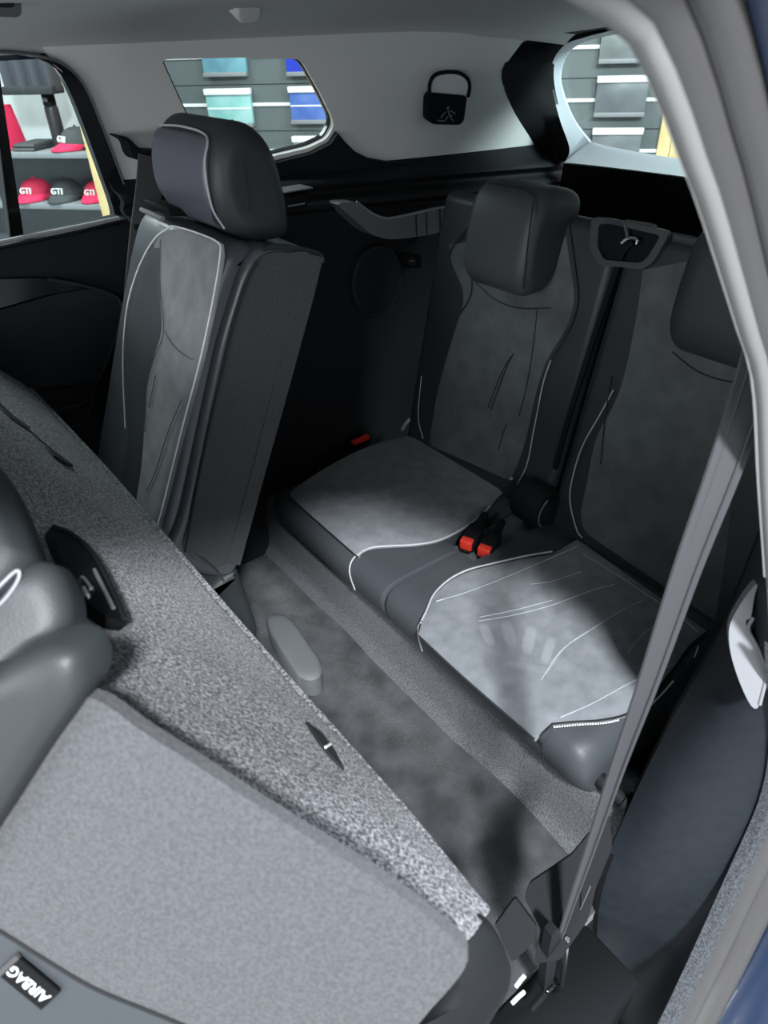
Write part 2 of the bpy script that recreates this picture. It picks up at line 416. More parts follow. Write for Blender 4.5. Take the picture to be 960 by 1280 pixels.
# ---- far rear door
DP = ((0, 1, .06), (0, 1.165, .92))
d1 = thing('door_1', V(-.45, 1.17, .05), 'dark far side rear door with window and armrest', 'door', kind='structure')
nD = unit(V(0, 1, .06))
pan = [V(-1.6, 1.18, .05), V(.02, 1.18, .05), V(.02, 1.18, .6)] + BB([(166, 305), (163, 272), (150, 275), (100, 287), (0, 308)], pl=DP) + [V(-1.6, 1.165, .905)]
obj('panel', plate(pan, [], nD * .05), M['black2'], d1)
# window belt seal (light strip) and frame
SD = SIDE
def PS(px, py, o=0): return B(px, py, pl=SD) + nS * o
bl = BB([(-260, 362), (-100, 326), (0, 302), (80, 286), (148, 272)], pl=DP)
obj('belt_seal', tube([p - nD * .004 for p in smooth(bl, 5)], .0042, 8), M['grip'], d1)
obj('belt_seal', tube([p - nD * .006 + V(0, 0, -.009) for p in smooth(bl, 5)], .003, 8), M['gloss'], d1)
# C-side window frame: black curved band
fo = smooth([(-400, 40), (-200, 52), (-60, 60), (20, 64), (58, 70), (85, 84), (105, 108), (125, 155), (148, 215), (168, 272), (168, 300)], 6)
fi = smooth([(-400, 46), (-200, 58), (-60, 66), (20, 69), (50, 75), (72, 88), (90, 120), (108, 165), (128, 220), (143, 264), (146, 286)], 6)
fo3 = resample([PS(*p, -.006) for p in fo], 60); fi3 = resample([PS(*p, .002) for p in fi], 60)
obj('window_frame', thick(loft([fo3, fi3]), nS * .03), M['gloss'], d1)
obj('frame_trim', tube([p - nS * .003 for p in fo3], .0016, 6), M['tray'], d1)
dv = [PS(*p, .006) for p in [(-3, 64), (6, 130), (18, 210), (31, 296)]]; dv2 = [PS(*p, .006) for p in [(-15, 64), (-7, 130), (3, 210), (14, 300)]]
obj('window_divider', thick(loft([resample(smooth(dv, 4), 16), resample(smooth(dv2, 4), 16)]), nS * .025), M['gloss'], d1)
obj('divider_seal', tube(smooth([p - nS * .001 for p in dv2], 4), .002, 6), M['tray'], d1)
w1 = obj('window_1', plate([PS(-420, 30, .02), PS(20, 60, .02), PS(75, 80, .02), PS(110, 150, .02), PS(158, 280, .02), PS(0, 315, .02), PS(-420, 400, .02)], [], nS * .004), M['glass'])
tag(w1, 'far rear door window showing caps on showroom shelves', 'window', kind='structure')
# door card: gloss strip, padded insert, lower pocket
DQ = ((0, 1, 0), (0, 1.150, 0))
gl = fillet(BB([(-200, 378), (-60, 356), (0, 349), (50, 348), (95, 356), (108, 361), (60, 368), (0, 385), (-200, 440)], y=1.15), .012, 3)
obj('trim_strip', plate(gl, [], (0, .03, 0)), M['gloss'], d1)
pd = fillet(BB([(-200, 442), (0, 388), (70, 368), (110, 361), (142, 369), (152, 380), (150, 400), (132, 455), (118, 480), (60, 484), (-100, 510), (-200, 530)], y=1.155), .012, 4)
obj('padded_insert', plate(pd, [], (0, .03, 0)), M['blue_plastic'], d1)
seam = BB([(60, 349), (100, 356), (140, 368), (151, 380), (150, 402), (132, 455), (116, 486)], y=1.146)
obj('groove', tube(smooth(seam, 5), .003, 6), M['seam'], d1)
pk = fillet(BB([(-100, 520), (60, 488), (118, 484), (134, 478), (130, 500), (108, 512), (98, 530), (-100, 570)], y=1.14), .01, 3)
obj('pocket_rim', plate(pk, [], (0, .04, 0)), M['black2'], d1)
obj('pocket_rim', tube(smooth(BB([(20, 530), (70, 514), (108, 502), (117, 492), (112, 510), (100, 528), (90, 534)], y=1.135), 5), .003, 6), M['blue_plastic'], d1)

# ---- near side: C pillar wall behind the door opening
SEAL = [(-1.9, -.115, 1.30), (-.9, -.112, 1.298), (-.60, -.112, 1.285), (-.46, -.11, 1.268)] + [tuple(B(px, py, y=yy)) for px, py, yy in
        [(757, 22, -.108), (800, 65, -.108), (836, 140, -.108), (858, 200, -.109), (882, 262, -.110), (908, 345, -.112), (930, 418, -.115), (950, 490, -.118)]]
LOW = [(-.06, -.124, .90), (.005, -.134, .77), (.055, -.155, .63), (.095, -.18, .50), (.112, -.201, .36), (.087, -.213, .2), (.012, -.233, .06), (-.058, -.248, -.02), (-.12, -.256, -.08)]
SPATH = resample(smooth([np.array(p) for p in SEAL + LOW], 8), 120)
def off_path(path, d_out, dy):
    out = []; m = len(path); d0, y0 = d_out, dy
    for i in range(m):
        g = .82 + 1.5 * max(0, min(1, (.72 - path[i][2]) / .3)); d_out, dy = d0 * g, y0 * g
        t = path[min(i + 1, m - 1)] - path[max(i - 1, 0)]; t = unit(V(t[0], 0, t[2]))
        nrm = V(-t[2], 0, t[0])
        if nrm @ V(1, 0, .6) < 0: nrm = -nrm
        out.append(path[i] + nrm * d_out + V(0, dy, 0))
    return out
tr = thing('trim_2', SPATH[-1], 'rubber sealed door opening frame of the blue car', 'door frame', kind='structure')
roof_rows = []
for i in range(24):
    x = -1.9 + i * (3.05 / 23); dz = 0 if x < .5 else -.10 * (x - .5) ** 2
    roof_rows.append([V(x, y, z + dz) for y, z in smooth([(1.24, 1.20), (1.21, 1.26), (1.12, 1.315), (.9, 1.345), (YC, 1.36), (.1, 1.362), (-.06, 1.352), (-.15, 1.335), (-.185, 1.31)], 4)])
obj('roof_panel', thick(loft(roof_rows), (0, 0, .012)), M['paint'], tr)
obj('seal', tube([p for p in off_path(SPATH, .005, 0)], .0056, 10), M['rubber'], tr)
obj('flange', thick(loft([off_path(SPATH, .008, -.002), off_path(SPATH, .012, -.008), off_path(SPATH, .018, -.012), off_path(SPATH, .024, -.012), off_path(SPATH, .028, -.007)]), (.004, .006, .004)), M['flange'], tr)
obj('flange_groove', tube(off_path(SPATH, .0285, -.010), .0022, 8), M['flange_dark'], tr)
obj('outer_flange', thick(loft([off_path(SPATH, .029, -.010), off_path(SPATH, .033, -.018), off_path(SPATH, .039, -.022), off_path(SPATH, .046, -.022)]), (.004, .006, .004)), M['flange'], tr)
obj('body_panel', thick(loft([off_path(SPATH, .046, -.024), off_path(SPATH, .050, -.036), off_path(SPATH, .066, -.050), off_path(SPATH, .09, -.058), off_path(SPATH, .2, -.075), off_path(SPATH, .5, -.09)]), (.01, .012, .01)), M['paint'], tr)
SUP = [p for p in SPATH if p[2] > .74]
wl = obj('wall_left', thick(loft([off_path(SUP, .006, .012), off_path(SUP, .05, .02), [V(max(p[0], .2) if p[0] > -.3 else p[0], p[1], p[2]) for p in off_path(SUP, .14, .02)]]), (0, -.01, 0)), M['pillar'])
tag(wl, 'pale grey inner pillar trim behind the near door seal', 'pillar trim', kind='structure')
o = obj('wall_left', plate([V(.06, -.118, 1.19), V(1.10, -.118, 1.14), V(1.10, -.118, .0), V(.17, -.118, .0), V(.17, -.118, .7)], [], (0, -.012, 0)), M['black2'])
tag(o, 'dark near side wall behind the wheel arch trim', 'wall trim', kind='structure')

o = obj('trim_3', box((-1.4, -.20, -.06), (-.075, -.095, .066), .008), M['black']); tag(o, 'black door sill below the near opening', 'sill', kind='structure')
# ---- near wheel arch trim, its fuzzy edge and the grip
Ledge = smooth([B(962, 560, y=-.075), B(958, 640, y=-.065), B(900, 790, y=-.055), B(840, 900, y=-.06), B(790, 1000, y=-.065), B(748, 1105, y=-.08), B(741, 1180, y=-.105), B(752, 1240, y=-.135), B(770, 1300, y=-.16)], 6)
Redge = smooth([V(-.03, -.135, .86), V(.025, -.145, .72), V(.055, -.155, .63), V(.095, -.18, .50), V(.112, -.201, .36), V(.087, -.213, .2), V(.012, -.233, .06), V(-.058, -.248, -.02), V(-.12, -.256, -.08)], 6)
La, Ra = resample(Ledge, 40), resample(Redge, 40)
rows = []
for k in range(15):
    t = k / 14; bul = .018 * math.sin(math.pi * t)
    rows.append([a * (1 - t) + b * t + V(-.6, .0, .5) * bul for a, b in zip(La, Ra)])
wt = thing('wheel_arch_trim', V(.05, -.15, 0), 'dark slate blue plastic wheel arch trim inside the near door opening', 'trim panel')
obj('panel', thick(loft(rows), (.015, .0, -.01)), M['blue_plastic'], wt)
obj('inner_return', thick(loft([La, [p + V(.05, .02, -.02) for p in La], [p + V(.12, .025, -.03) for p in La]]), (.0, -.008, 0)), M['black'], wt)
e0 = [p + V(-.001, -.001, .001) for p in Ra]
obj('edge_strip', thick(loft([[p + V(-.02, .012, .015) * .6 for p in e0][8:], [p + V(-.010, -.006, .008) for p in e0][8:], [p + V(.006, -.014, .002) for p in e0][8:]]), (.006, .002, -.004)), M['fuzz'], wt)
GP = ((-.75, -.45, .35), B(935, 800, y=-.118))
gpx = [(945, 727), (936, 735), (924, 752), (912, 775), (910, 795), (914, 820), (924, 850), (938, 878), (948, 876), (956, 836), (954, 824), (942, 800), (934, 785), (931, 772), (937, 768), (941, 745)]
gpl = BB(smooth(gpx, 3, True), pl=GP)
gn = unit(V(*GP[0]))
gr = obj('grip', plate([p + gn * .010 for p in gpl], [], -gn * .02), M['grip'], wt, label='light grey curved grip')
obj('grip_edge', tube([p + gn * .010 for p in BB(smooth([(940, 768), (934, 782), (944, 802), (955, 826), (957, 838), (948, 876)], 5), pl=GP)], .0022, 8), M['grip'], gr)

# ================================================================== THIRD ROW SEATS
REC = math.radians(11.7)
BN = V(-math.cos(REC), 0, math.sin(REC)); BP0 = V(.41, 0, .32); BU = V(math.sin(REC), 0, math.cos(REC))
BPL = (BN, BP0)
CPL = (V(0, 0, 1), V(0, 0, .325))
def seat_frame(s, d, y): return BP0 + BU * s - BN * d + V(0, y, 0)      # s up the backrest, d depth behind its face

def cushion(y_in, y_out):
    sg = 1 if y_out > y_in else -1
    def prof(t):
        # t: 0 at the centre gap .. 1 at the outer side
        w = t * abs(y_out - y_in)
        x1 = .20 if w < .045 else .43
        dish = -.004 * math.sin(math.pi * min(1, max(0, t)))
        top = .322 + dish
        pts = [(.02, .205), (-.002, .225), (-.016, .262), (-.018, .288), (-.010, .308), (.004, .318), (.03, top)]
        pts += [(.03 + (x1 - .03) * k / 5, top - .006 * (k / 5) ** 2) for k in range(1, 5)]
        pts += [(x1 - .012, top - .006), (x1, top - .02), (x1, .205)]
        return pts
    L = abs(y_out - y_in)
    st = [0, .004, .008, .03, .0448, .0452, .07, .12, .18, .24, .30, .36, .41, L - .045, L - .03, L - .018, L - .008, L - .002, L]
    rows = []
    for w in st:
        P = np.array(prof(w / L)); ri, ro = .006, .045
        e = 0
        if w < ri: e = ri * (1 - math.sqrt(max(0, 1 - ((ri - w) / ri) ** 2)))
        if L - w < ro: e = ro * (1 - math.sqrt(max(0, 1 - ((ro - (L - w)) / ro) ** 2)))
        cxy = np.array([.2, .26])
        Q = []
        for p in P:
            q = p.copy()
            if p[1] > .21: q[1] -= e * (p[1] - .205) / .115
            if p[0] < .04: q[0] += e * .55
            Q.append(V(q[0], y_in + sg * w, q[1]))
        rows.append(Q)
    vs, fs = loft(rows, True); m = len(rows[0])
    fs += [list(range(m)), [len(vs) - m + i for i in range(m)][::-1]]
    return vs, fs
def backrest(y0, y1):
    prof = fillet([(-.03, .0), (.60, .0), (.615, .02), (.61, .10), (-.03, .12)], [.02, .03, .02, .03, .02], 4)
    return slab(prof, y0, y1, .022, seat_frame, 5, 3)
def headrest(yc, wy, x0, z0, z1, dep, nm_parent, leather, piping=True):
    """front panel, wrap-around rear shell and a post; leaning with the backrest"""
    prof = []
    lean = math.tan(REC)
    zc = (z0 + z1) / 2; h = z1 - z0
    p0 = [(x0 + .018, z0), (x0 - .004, z0 + .03 * h / .18), (x0 - .006, zc), (x0 + .002, z1 - .035), (x0 + .022, z1 - .004), (x0 + .06, z1 + .002), (x0 + dep - .02, z1 - .012), (x0 + dep, z1 - .04), (x0 + dep - .01, zc - .02), (x0 + dep * .6, z0 + .01), (x0 + .05, z0 - .004)]
    pr = smooth(p0, 4, True)
    pr = [(p + (q - zc) * lean * .6, q) for p, q in pr]
    vf = slab(pr, yc - wy / 2, yc + wy / 2, .034, XZ, 7, 3, scale=True)
    hr = obj('headrest', vf, leather, nm_parent)
    return hr, pr

def posts(parent, x, ys, z0, z1):
    for y in ys: obj('headrest_post', cyl((x, y, z0), (x + .02, y, z1), .006, 10), M['chrome'], parent)

# ---------- far third row seat
t3f = thing('third_row_seat', V(.25, .71, .19), 'far third row seat with grey suede cushion beside the dark side trim', 'car seat', 'third row seats')
obj('cushion', cushion(.503, .965), M['leather_grey'], t3f)
cF_L = [(366, 618), (366, 606), (420, 560), (480, 500), (520, 470)]
fin = [(368, 622), (404, 655), (446, 690), (449, 688)]
# insert on the cushion: front edge from (372,628) to (448,692); inner edge curves back to (635,628)
inn = [(448, 697), (452, 690), (470, 684), (520, 681), (550, 675), (580, 660), (606, 640), (622, 620), (634, 612)]
outr = [(362, 620), (362, 616), (372, 606), (392, 592), (412, 580), (440, 565), (470, 553), (500, 545), (535, 538)]
ci = obj('cushion_insert', patch(outr, inn, CPL, .0015, 16, 26, .006), M['suede'], t3f)
bi = [p + V(0, 0, .001) for p in BB(smooth(inn[1:], 6), pl=CPL)]
obj('piping', tube(bi[:-10], .0022, 6), M['piping'], t3f)
obj('piping', tube(smooth([B(452, 690, pl=CPL), V(-.006, .622, .315), V(-.019, .617, .29), V(-.012, .612, .24)], 5), .0018, 6), M['piping'], t3f)
fe = BB(smooth([(362, 621), (400, 655), (448, 697)], 6), pl=CPL)
obj('front_seam', tube(fe, .0016, 6), M['seam'], t3f)
obj('backrest', backrest(.465, .965), M['leather'], t3f)
bL = [(556, 300), (560, 330), (575, 370), (562, 420), (545, 480), (535, 535), (534, 560)]
bR = [(712, 280), (721, 340), (724, 375), (714, 410), (690, 450), (676, 490), (660, 560), (640, 608)]
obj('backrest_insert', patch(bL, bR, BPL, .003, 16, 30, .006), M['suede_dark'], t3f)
for pts, r, mt in [([(712, 275), (721, 340), (724, 375), (714, 410), (690, 450)], .0012, 'seam'), ([(690, 450), (680, 480), (668, 540), (660, 580), (648, 605)], .0015, 'piping'),
                   ([(586, 285), (573, 300), (562, 318)], .0015, 'seam'), ([(591, 345), (590, 368), (577, 392)], .0015, 'seam'),
                   ([(673, 385), (668, 430), (660, 480), (650, 520)], .0010, 'seam'),
                   ([(643, 442), (633, 462), (615, 512)], .0014, 'seam'), ([(640, 445), (628, 466), (611, 510)], .0010, 'seam'),
                   ([(634, 530), (628, 548), (624, 562)], .0012, 'seam'), ([(528, 470), (524, 520), (530, 548)], .0012, 'piping'),
                   ([(595, 352), (620, 374), (650, 385), (690, 385)], .0012, 'seam')]:
    obj('seam', tube([p + BN * .0035 for p in BB(smooth(pts, 6), pl=BPL)], r, 6), M[mt], t3f)
hf, hp = headrest(.688, .190, .432, .778, .970, .145, t3f, M['leather_grey'])
hpl = (V(-1, 0, .06), V(.424, 0, .87))
pp = fillet([V(.427, .612, .80), V(.427, .612, .94), V(.44, .63, .966), V(.44, .75, .966), V(.427, .77, .94), V(.427, .77, .80)], .02, 4)
obj('headrest_seam', tube([V(.426, .600, .80), V(.425, .598, .87), V(.432, .601, .935), V(.450, .614, .962), V(.455, .64, .970), V(.455, .74, .970)], .0016, 6), M['seam'], hf)
posts(t3f, .50, (.65, .73), .72, .80)

# ---------- near third row seat
t3n = thing('third_row_seat', V(.25, .22, .19), 'near third row seat with a hand mark brushed into its suede cushion', 'car seat', 'third row seats')
obj('cushion', cushion(.497, -.005), M['leather_grey'], t3n)
inn = [(523, 792), (527, 776), (533, 764), (542, 744), (560, 726), (585, 713), (620, 704), (660, 695), (690, 690), (722, 672)]
outr = [(670, 925), (678, 915), (690, 906), (720, 903), (752, 901), (785, 893), (812, 872), (842, 836), (862, 808), (886, 788)]
ms = M['suede_hand'] = M['suede'].copy()
def hand_marks(m, org):
    nt = m.node_tree; b = nt.nodes['Principled BSDF']; src = b.inputs['Base Color'].links[0].from_socket
    tc = nt.nodes.new('ShaderNodeTexCoord'); acc = None
    def mth(op, a, bb):
        n = nt.nodes.new('ShaderNodeMath'); n.operation = op
        for k, v in enumerate((a, bb)):
            if isinstance(v, (int, float)): n.inputs[k].default_value = v
            else: nt.links.new(v, n.inputs[k])
        return n.outputs[0]
    def vm(op, a, v):
        n = nt.nodes.new('ShaderNodeVectorMath'); n.operation = op; nt.links.new(a, n.inputs[0]); n.inputs[1].default_value = v; return n
    for (ax, ay), (bx, by), w in [((604, 782), (614, 806), 9), ((632, 778), (640, 808), 10), ((664, 786), (658, 815), 10), ((690, 800), (680, 828), 8), ((636, 830), (688, 840), 8)]:
        p, q = B(ax, ay, pl=CPL) - org, B(bx, by, pl=CPL) - org; c = (p + q) / 2; d = q - p; L = np.linalg.norm(d) / 2; d = unit(d); e = np.cross(d, V(0, 0, 1)); wd = w * .0011
        s_ = vm('SUBTRACT', tc.outputs['Object'], tuple(c))
        u = vm('DOT_PRODUCT', s_.outputs[0], tuple(d / (L * 1.15))).outputs['Value']; v = vm('DOT_PRODUCT', s_.outputs[0], tuple(e / wd)).outputs['Value']
        r = mth('ADD', mth('POWER', mth('ABSOLUTE', u, 0), 3), mth('POWER', mth('ABSOLUTE', v, 0), 3))
        mr_ = nt.nodes.new('ShaderNodeMapRange'); nt.links.new(r, mr_.inputs[0]); mr_.inputs[1].default_value = 1.4; mr_.inputs[2].default_value = .3; mr_.inputs[3].default_value = 0; mr_.inputs[4].default_value = .34 if by < 830 else .15
        acc = mr_.outputs[0] if acc is None else mth('MAXIMUM', acc, mr_.outputs[0])
    mx = nt.nodes.new('ShaderNodeMix'); mx.data_type = 'RGBA'; nt.links.new(acc, mx.inputs[0]); nt.links.new(src, mx.inputs[6]); mx.inputs[7].default_value = (.33, .345, .37, 1)
    nt.links.new(mx.outputs[2], b.inputs['Base Color'])
hand_marks(ms, wloc(t3n))
obj('cushion_insert', patch(inn, outr, CPL, .0015, 26, 30, .006), ms, t3n)
pin = [p + V(0, 0, .0015) for p in BB(smooth(inn[1:9], 6), pl=CPL)]
obj('piping', tube(pin, .0020, 6), M['piping'], t3n)
pout = [p + V(0, 0, .0015) for p in BB(smooth(outr[2:], 8), pl=CPL)]
obj('outer_seam', tube(pout, .0016, 6), M['seam'], t3n)
pp = resample([p + V(0, -.003, .0015) for p in BB(smooth([(690, 908), (720, 905), (752, 903), (772, 899)], 8), pl=CPL)], 27)
obj('stitching', join(*[tube([pp[i], pp[i] * .35 + pp[i + 1] * .65], .0018, 5) for i in range(26)]), M['thread'], t3n)
pp = resample([p + V(0, -.003, .0015) for p in BB(smooth([(812, 880), (826, 866), (840, 850)], 8), pl=CPL)], 14)
obj('stitching', join(*[tube([pp[i], pp[i] * .35 + pp[i + 1] * .65], .0016, 5) for i in range(13)]), M['thread'], t3n)
pp = BB(smooth([(866, 822), (870, 812), (871, 808)], 5), pl=CPL)
obj('stitching', tube([p + V(0, -.002, .002) for p in pp], .0012, 5), M['thread'], t3n)
obj('front_seam', tube(BB(smooth([(523, 794), (570, 838), (620, 882), (668, 924)], 6), pl=CPL), .0017, 6), M['leather'], t3n)
obj('corner_seam', tube(smooth([B(690, 906, pl=CPL), B(677, 917, pl=CPL) + V(-.004, 0, -.006), V(-.019, .078, .285), V(-.010, .075, .235)], 5), .0016, 6), M['seam'], t3n)
obj('corner_seam', tube(smooth([B(526, 778, pl=CPL), V(-.016, .392, .305), V(-.019, .388, .28), V(-.012, .385, .24)], 5), .0016, 6), M['piping'], t3n)
E0 = [([(545, 752), (580, 742), (620, 727), (670, 706), (722, 683)], 'piping'), ([(598, 777), (640, 770), (690, 757), (735, 740), (768, 731)], 'piping'), ([(600, 772), (640, 764), (690, 751)], 'piping'),
      ([(663, 731), (690, 727), (727, 715)], 'piping'), ([(676, 851), (700, 815), (735, 790), (775, 765), (803, 751)], 'em'), ([(682, 843), (708, 808), (748, 782)], 'em'), ([(785, 817), (797, 800), (820, 781)], 'em'),
      ([(700, 897), (740, 880), (790, 853), (840, 832)], 'em'), ([(726, 692), (760, 712), (800, 738), (850, 772), (872, 790)], 'em')]
M['em'] = mat('embossed_suede', (.34, .355, .375), .9, sheen=.3)
for pts, mt in E0:
    obj('embossed_line', tube([p + V(0, 0, .001) for p in BB(smooth(pts, 6), pl=CPL)], .0012, 5), M['em'], t3n)
obj('backrest', backrest(-.035, .455), M['leather'], t3n)
bL = [(800, 330), (790, 400), (770, 486), (740, 545), (728, 600), (720, 640), (728, 668)]
bR = [(940, 300), (935, 400), (930, 500), (925, 600), (915, 700), (905, 760), (900, 790)]
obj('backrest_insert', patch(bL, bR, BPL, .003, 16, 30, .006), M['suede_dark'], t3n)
obj('stitching', tube([p + BN * .003 for p in BB(smooth([(768, 487), (750, 520), (728, 560), (715, 605), (714, 630), (722, 662), (729, 672)], 6), pl=BPL)], .0015, 6), M['piping'], t3n)
for pts in [[(842, 440), (870, 462), (900, 474), (940, 480)], [(752, 580), (758, 520), (766, 470)]]:
    obj('seam', tube([p + BN * .0035 for p in BB(smooth(pts, 6), pl=BPL)], .0013, 6), M['seam'], t3n)
headrest(.185, .200, .435, .775, .975, .145, t3n, M['leather'])
posts(t3n, .50, (.15, .22), .72, .80)
# latch bezel at the top of the backrest
bz_o = fillet([np.array(p, float) for p in [(745, 272), (742, 308), (752, 331), (808, 337), (822, 328), (840, 296), (838, 288), (762, 272)]], 7, 3)
bz_i = fillet([np.array(p, float) for p in [(754, 280), (752, 308), (760, 325), (806, 329), (815, 322), (830, 297), (828, 294), (768, 280)]], 5, 3)
bzl = obj('latch_bezel', plate([p + BN * .014 for p in BB(bz_o, pl=BPL)], [[p + BN * .014 for p in BB(bz_i, pl=BPL)]], -BN * .014), M['bezel'], t3n, label='grey latch bezel')
obj('latch_recess', plate([p + BN * .003 for p in BB(bz_i, pl=BPL)], [], -BN * .003), M['black'], bzl)
obj('latch_bar', tube([p + BN * .012 for p in BB(smooth([(762, 276), (782, 279), (787, 284), (790, 300)], 5), pl=BPL)], .004, 8), M['bezel'], bzl)
obj('latch_bar', tube([p + BN * .010 for p in BB(smooth([(786, 277), (808, 280), (822, 283), (824, 290)], 5), pl=BPL)], .0035, 8), M['bezel'], bzl)
obj('latch_hook', tube([p + BN * .018 for p in BB(smooth([(784, 304), (793, 298), (803, 300), (803, 306)], 5), pl=BPL)], .003, 8), M['chrome'], bzl)
obj('top_cap', tube([seat_frame(.612, .012, y) for y in (.45, .42, .35, .26, .2)], .008, 8), M['bezel'], t3n)

# release strap hanging in the gap between the backrests
o = obj('release_strap', strap([p + BN * .009 for p in BB(smooth([(795, 303), (783, 315), (772, 345), (745, 425), (718, 510), (697, 585)], 6), pl=BPL)], V(0, 1, 0), .011, .006), M['black'])
tag(o, 'thin black strap running down between the two third row backrests', 'strap')
# hinge drum between the cushions
hd = thing('hinge_cover', V(.39, .48, .31), 'round black hinge cover between the third row seats', 'hinge cover')
hp_ = [(-.048, .0), (-.047, .006), (-.042, .014), (-.034, .017)]
def drum(r, y0, y1, bev, cxz=(.405, .352)):
    sec = [(r - bev, y0), (r - bev * .3, y0 + bev * .3), (r, y0 + bev), (r, y1 - bev), (r - bev * .3, y1 - bev * .3), (r - bev, y1)]
    rows = [[V(cxz[0] + rr * math.cos(2 * math.pi * k / 32), yy, cxz[1] + rr * math.sin(2 * math.pi * k / 32)) for k in range(32)] for rr, yy in sec]
    vs, fs = loft(rows, True); fs += [list(range(32)), [len(vs) - 32 + i for i in range(32)]]
    return vs, fs
obj('drum', drum(.050, .445, .525, .012), M['black2'], hd)
obj('cap', drum(.034, .436, .447, .004), M['black2'], hd)
obj('cap_edge', tube([V(.405 + .040 * math.cos(a), .442, .352 + .040 * math.sin(a)) for a in np.linspace(2.0, 3.9, 14)], .0022, 6), M['tray'], hd)
obj('screw', cyl((.372, .535, .402), (.368, .533, .408), .004, 10), M['chrome'], hd)
# recess tray and the two buckles
RP = ((0, 0, 1), (0, 0, .292))
o = obj('buckle_tray', plate([V(.19, .535, .296), V(.17, .49, .296), V(.19, .44, .296), V(.40, .44, .292), V(.40, .545, .292)], [], (0, 0, -.012)), M['tray'])
tag(o, 'grey tray holding the belt buckles between the cushions', 'tray')
def buckle(cx, cy, z, rz, label):
    t = thing('belt_buckle', V(cx, cy, z), label, 'buckle', 'third row belt buckles')
    ca, sa = math.cos(rz), math.sin(rz)
    def fr(a, b, c): return V(cx + a * ca - b * sa, cy + a * sa + b * ca, z + c + a * .25)
    obj('body', box((.0, -.018, -.002), (.055, .018, .026), .006, fr), M['black'], t)
    obj('release_button', box((-.004, -.014, .006), (.012, .014, .0285), .003, fr), M['red'], t)
    obj('button_slot', box((-.0055, -.012, .001), (.004, .012, .006), .001, fr), M['gloss'], t)
    obj('stalk', tube([fr(.05, 0, .01), fr(.08, .004, .004), fr(.11, .01, -.004)], .010, 8), M['black2'], t)
buckle(.208, .502, .303, .35, 'red and black belt buckle nearer the far cushion')
buckle(.222, .462, .300, .35, 'red and black belt buckle nearer the hand marked cushion')
# front hinge pin at the near outer corner
o = obj('seat_pivot', join(cyl((.03, .0, .245), (.035, -.05, .235), .012, 12), cyl((.036, -.05, .235), (.037, -.056, .234), .017, 12)), M['black2'])
tag(o, 'small black pivot pin at the near corner of the cushion', 'pivot')

# ================================================================== FAR SECOND ROW SEAT (upright)
s2 = thing('car_seat', V(-.2, .88, .1), 'upright second row seat with suede panel and white piping', 'car seat')
Y2 = .66
side = [B(*p, y=Y2)[[0, 2]] for p in [(404, 322), (388, 316), (360, 311), (335, 310), (318, 318), (303, 340), (290, 378), (272, 440), (250, 540), (228, 640), (214, 700), (270, 722), (300, 706), (330, 595), (365, 470), (392, 370)]]
side = smooth(side, 4, True)
# main body extruded across, front face bulging
obj('backrest', slab(side, Y2, 1.035, .012, XZ, 3, 4), M['leather_lit'], s2)
# front plane of this backrest
FA, FB_ = V(-.165, 0, .97), V(-.345, 0, .56)
fd = unit(FA - FB_); FN = unit(V(-fd[2], 0, fd[0])); FPL = (FN, FB_ + FN * .008)
frp = [(0, 0), (.46, 0)]
fl = smooth([(-.05, .0), (.1, -.006), (.3, -.006), (.42, .0), (.455, .02), (.45, .07), (.3, .07), (.1, .06), (-.05, .06)], 4, True)
def ffr(s, d, a): return FB_ + fd * s - FN * d + V(0, a, 0)
obj('front_pad', slab(fl, .675, 1.02, .03, ffr, 5, 3), M['leather_lit'], s2)
FPL2 = (FN, FB_ + FN * .0065)
iL = [(214, 286), (196, 300), (178, 332), (164, 375), (158, 420), (157, 470), (160, 536), (150, 600), (140, 640)]
iR = [(222, 284), (250, 292), (276, 304), (279, 320), (270, 375), (254, 450), (230, 540), (210, 620), (198, 665)]
obj('suede_panel', patch(iL, iR, FPL2, .003, 16, 34, .006), M['suede'], s2)
bc = [p + FN * .005 for p in BB(smooth(list(reversed(iL[:7])) + iR, 5), pl=FPL2)]
obj('piping', tube(bc, .0013, 6), M['thread'], s2)
for pts in [[(204, 300), (204, 360), (208, 415), (196, 450), (188, 480), (185, 540)], [(209, 415), (222, 435), (240, 448), (246, 449)], [(198, 470), (190, 510)], [(231, 500), (214, 540), (198, 590), (186, 615)]]:
    obj('seam', tube([p + FN * .0055 for p in BB(smooth(pts, 6), pl=FPL2)], .0009, 6), M['suede_dark'], s2)
obj('bolster_panel', patch([(190, 306), (176, 338), (164, 378), (159, 420), (158, 470), (161, 536), (152, 590), (144, 630)], [(204, 302), (204, 340), (206, 380), (208, 415), (197, 450), (188, 490), (184, 540), (180, 590), (172, 640)], FPL2, .0045, 8, 30, .003), M['leather_grey'], s2)
# dark left bolster zone below the piping (leather)
bL_ = [(150, 385), (138, 430), (132, 480), (126, 540), (122, 590)]; bR_ = [(162, 400), (204, 425), (196, 455), (188, 500), (184, 600)]
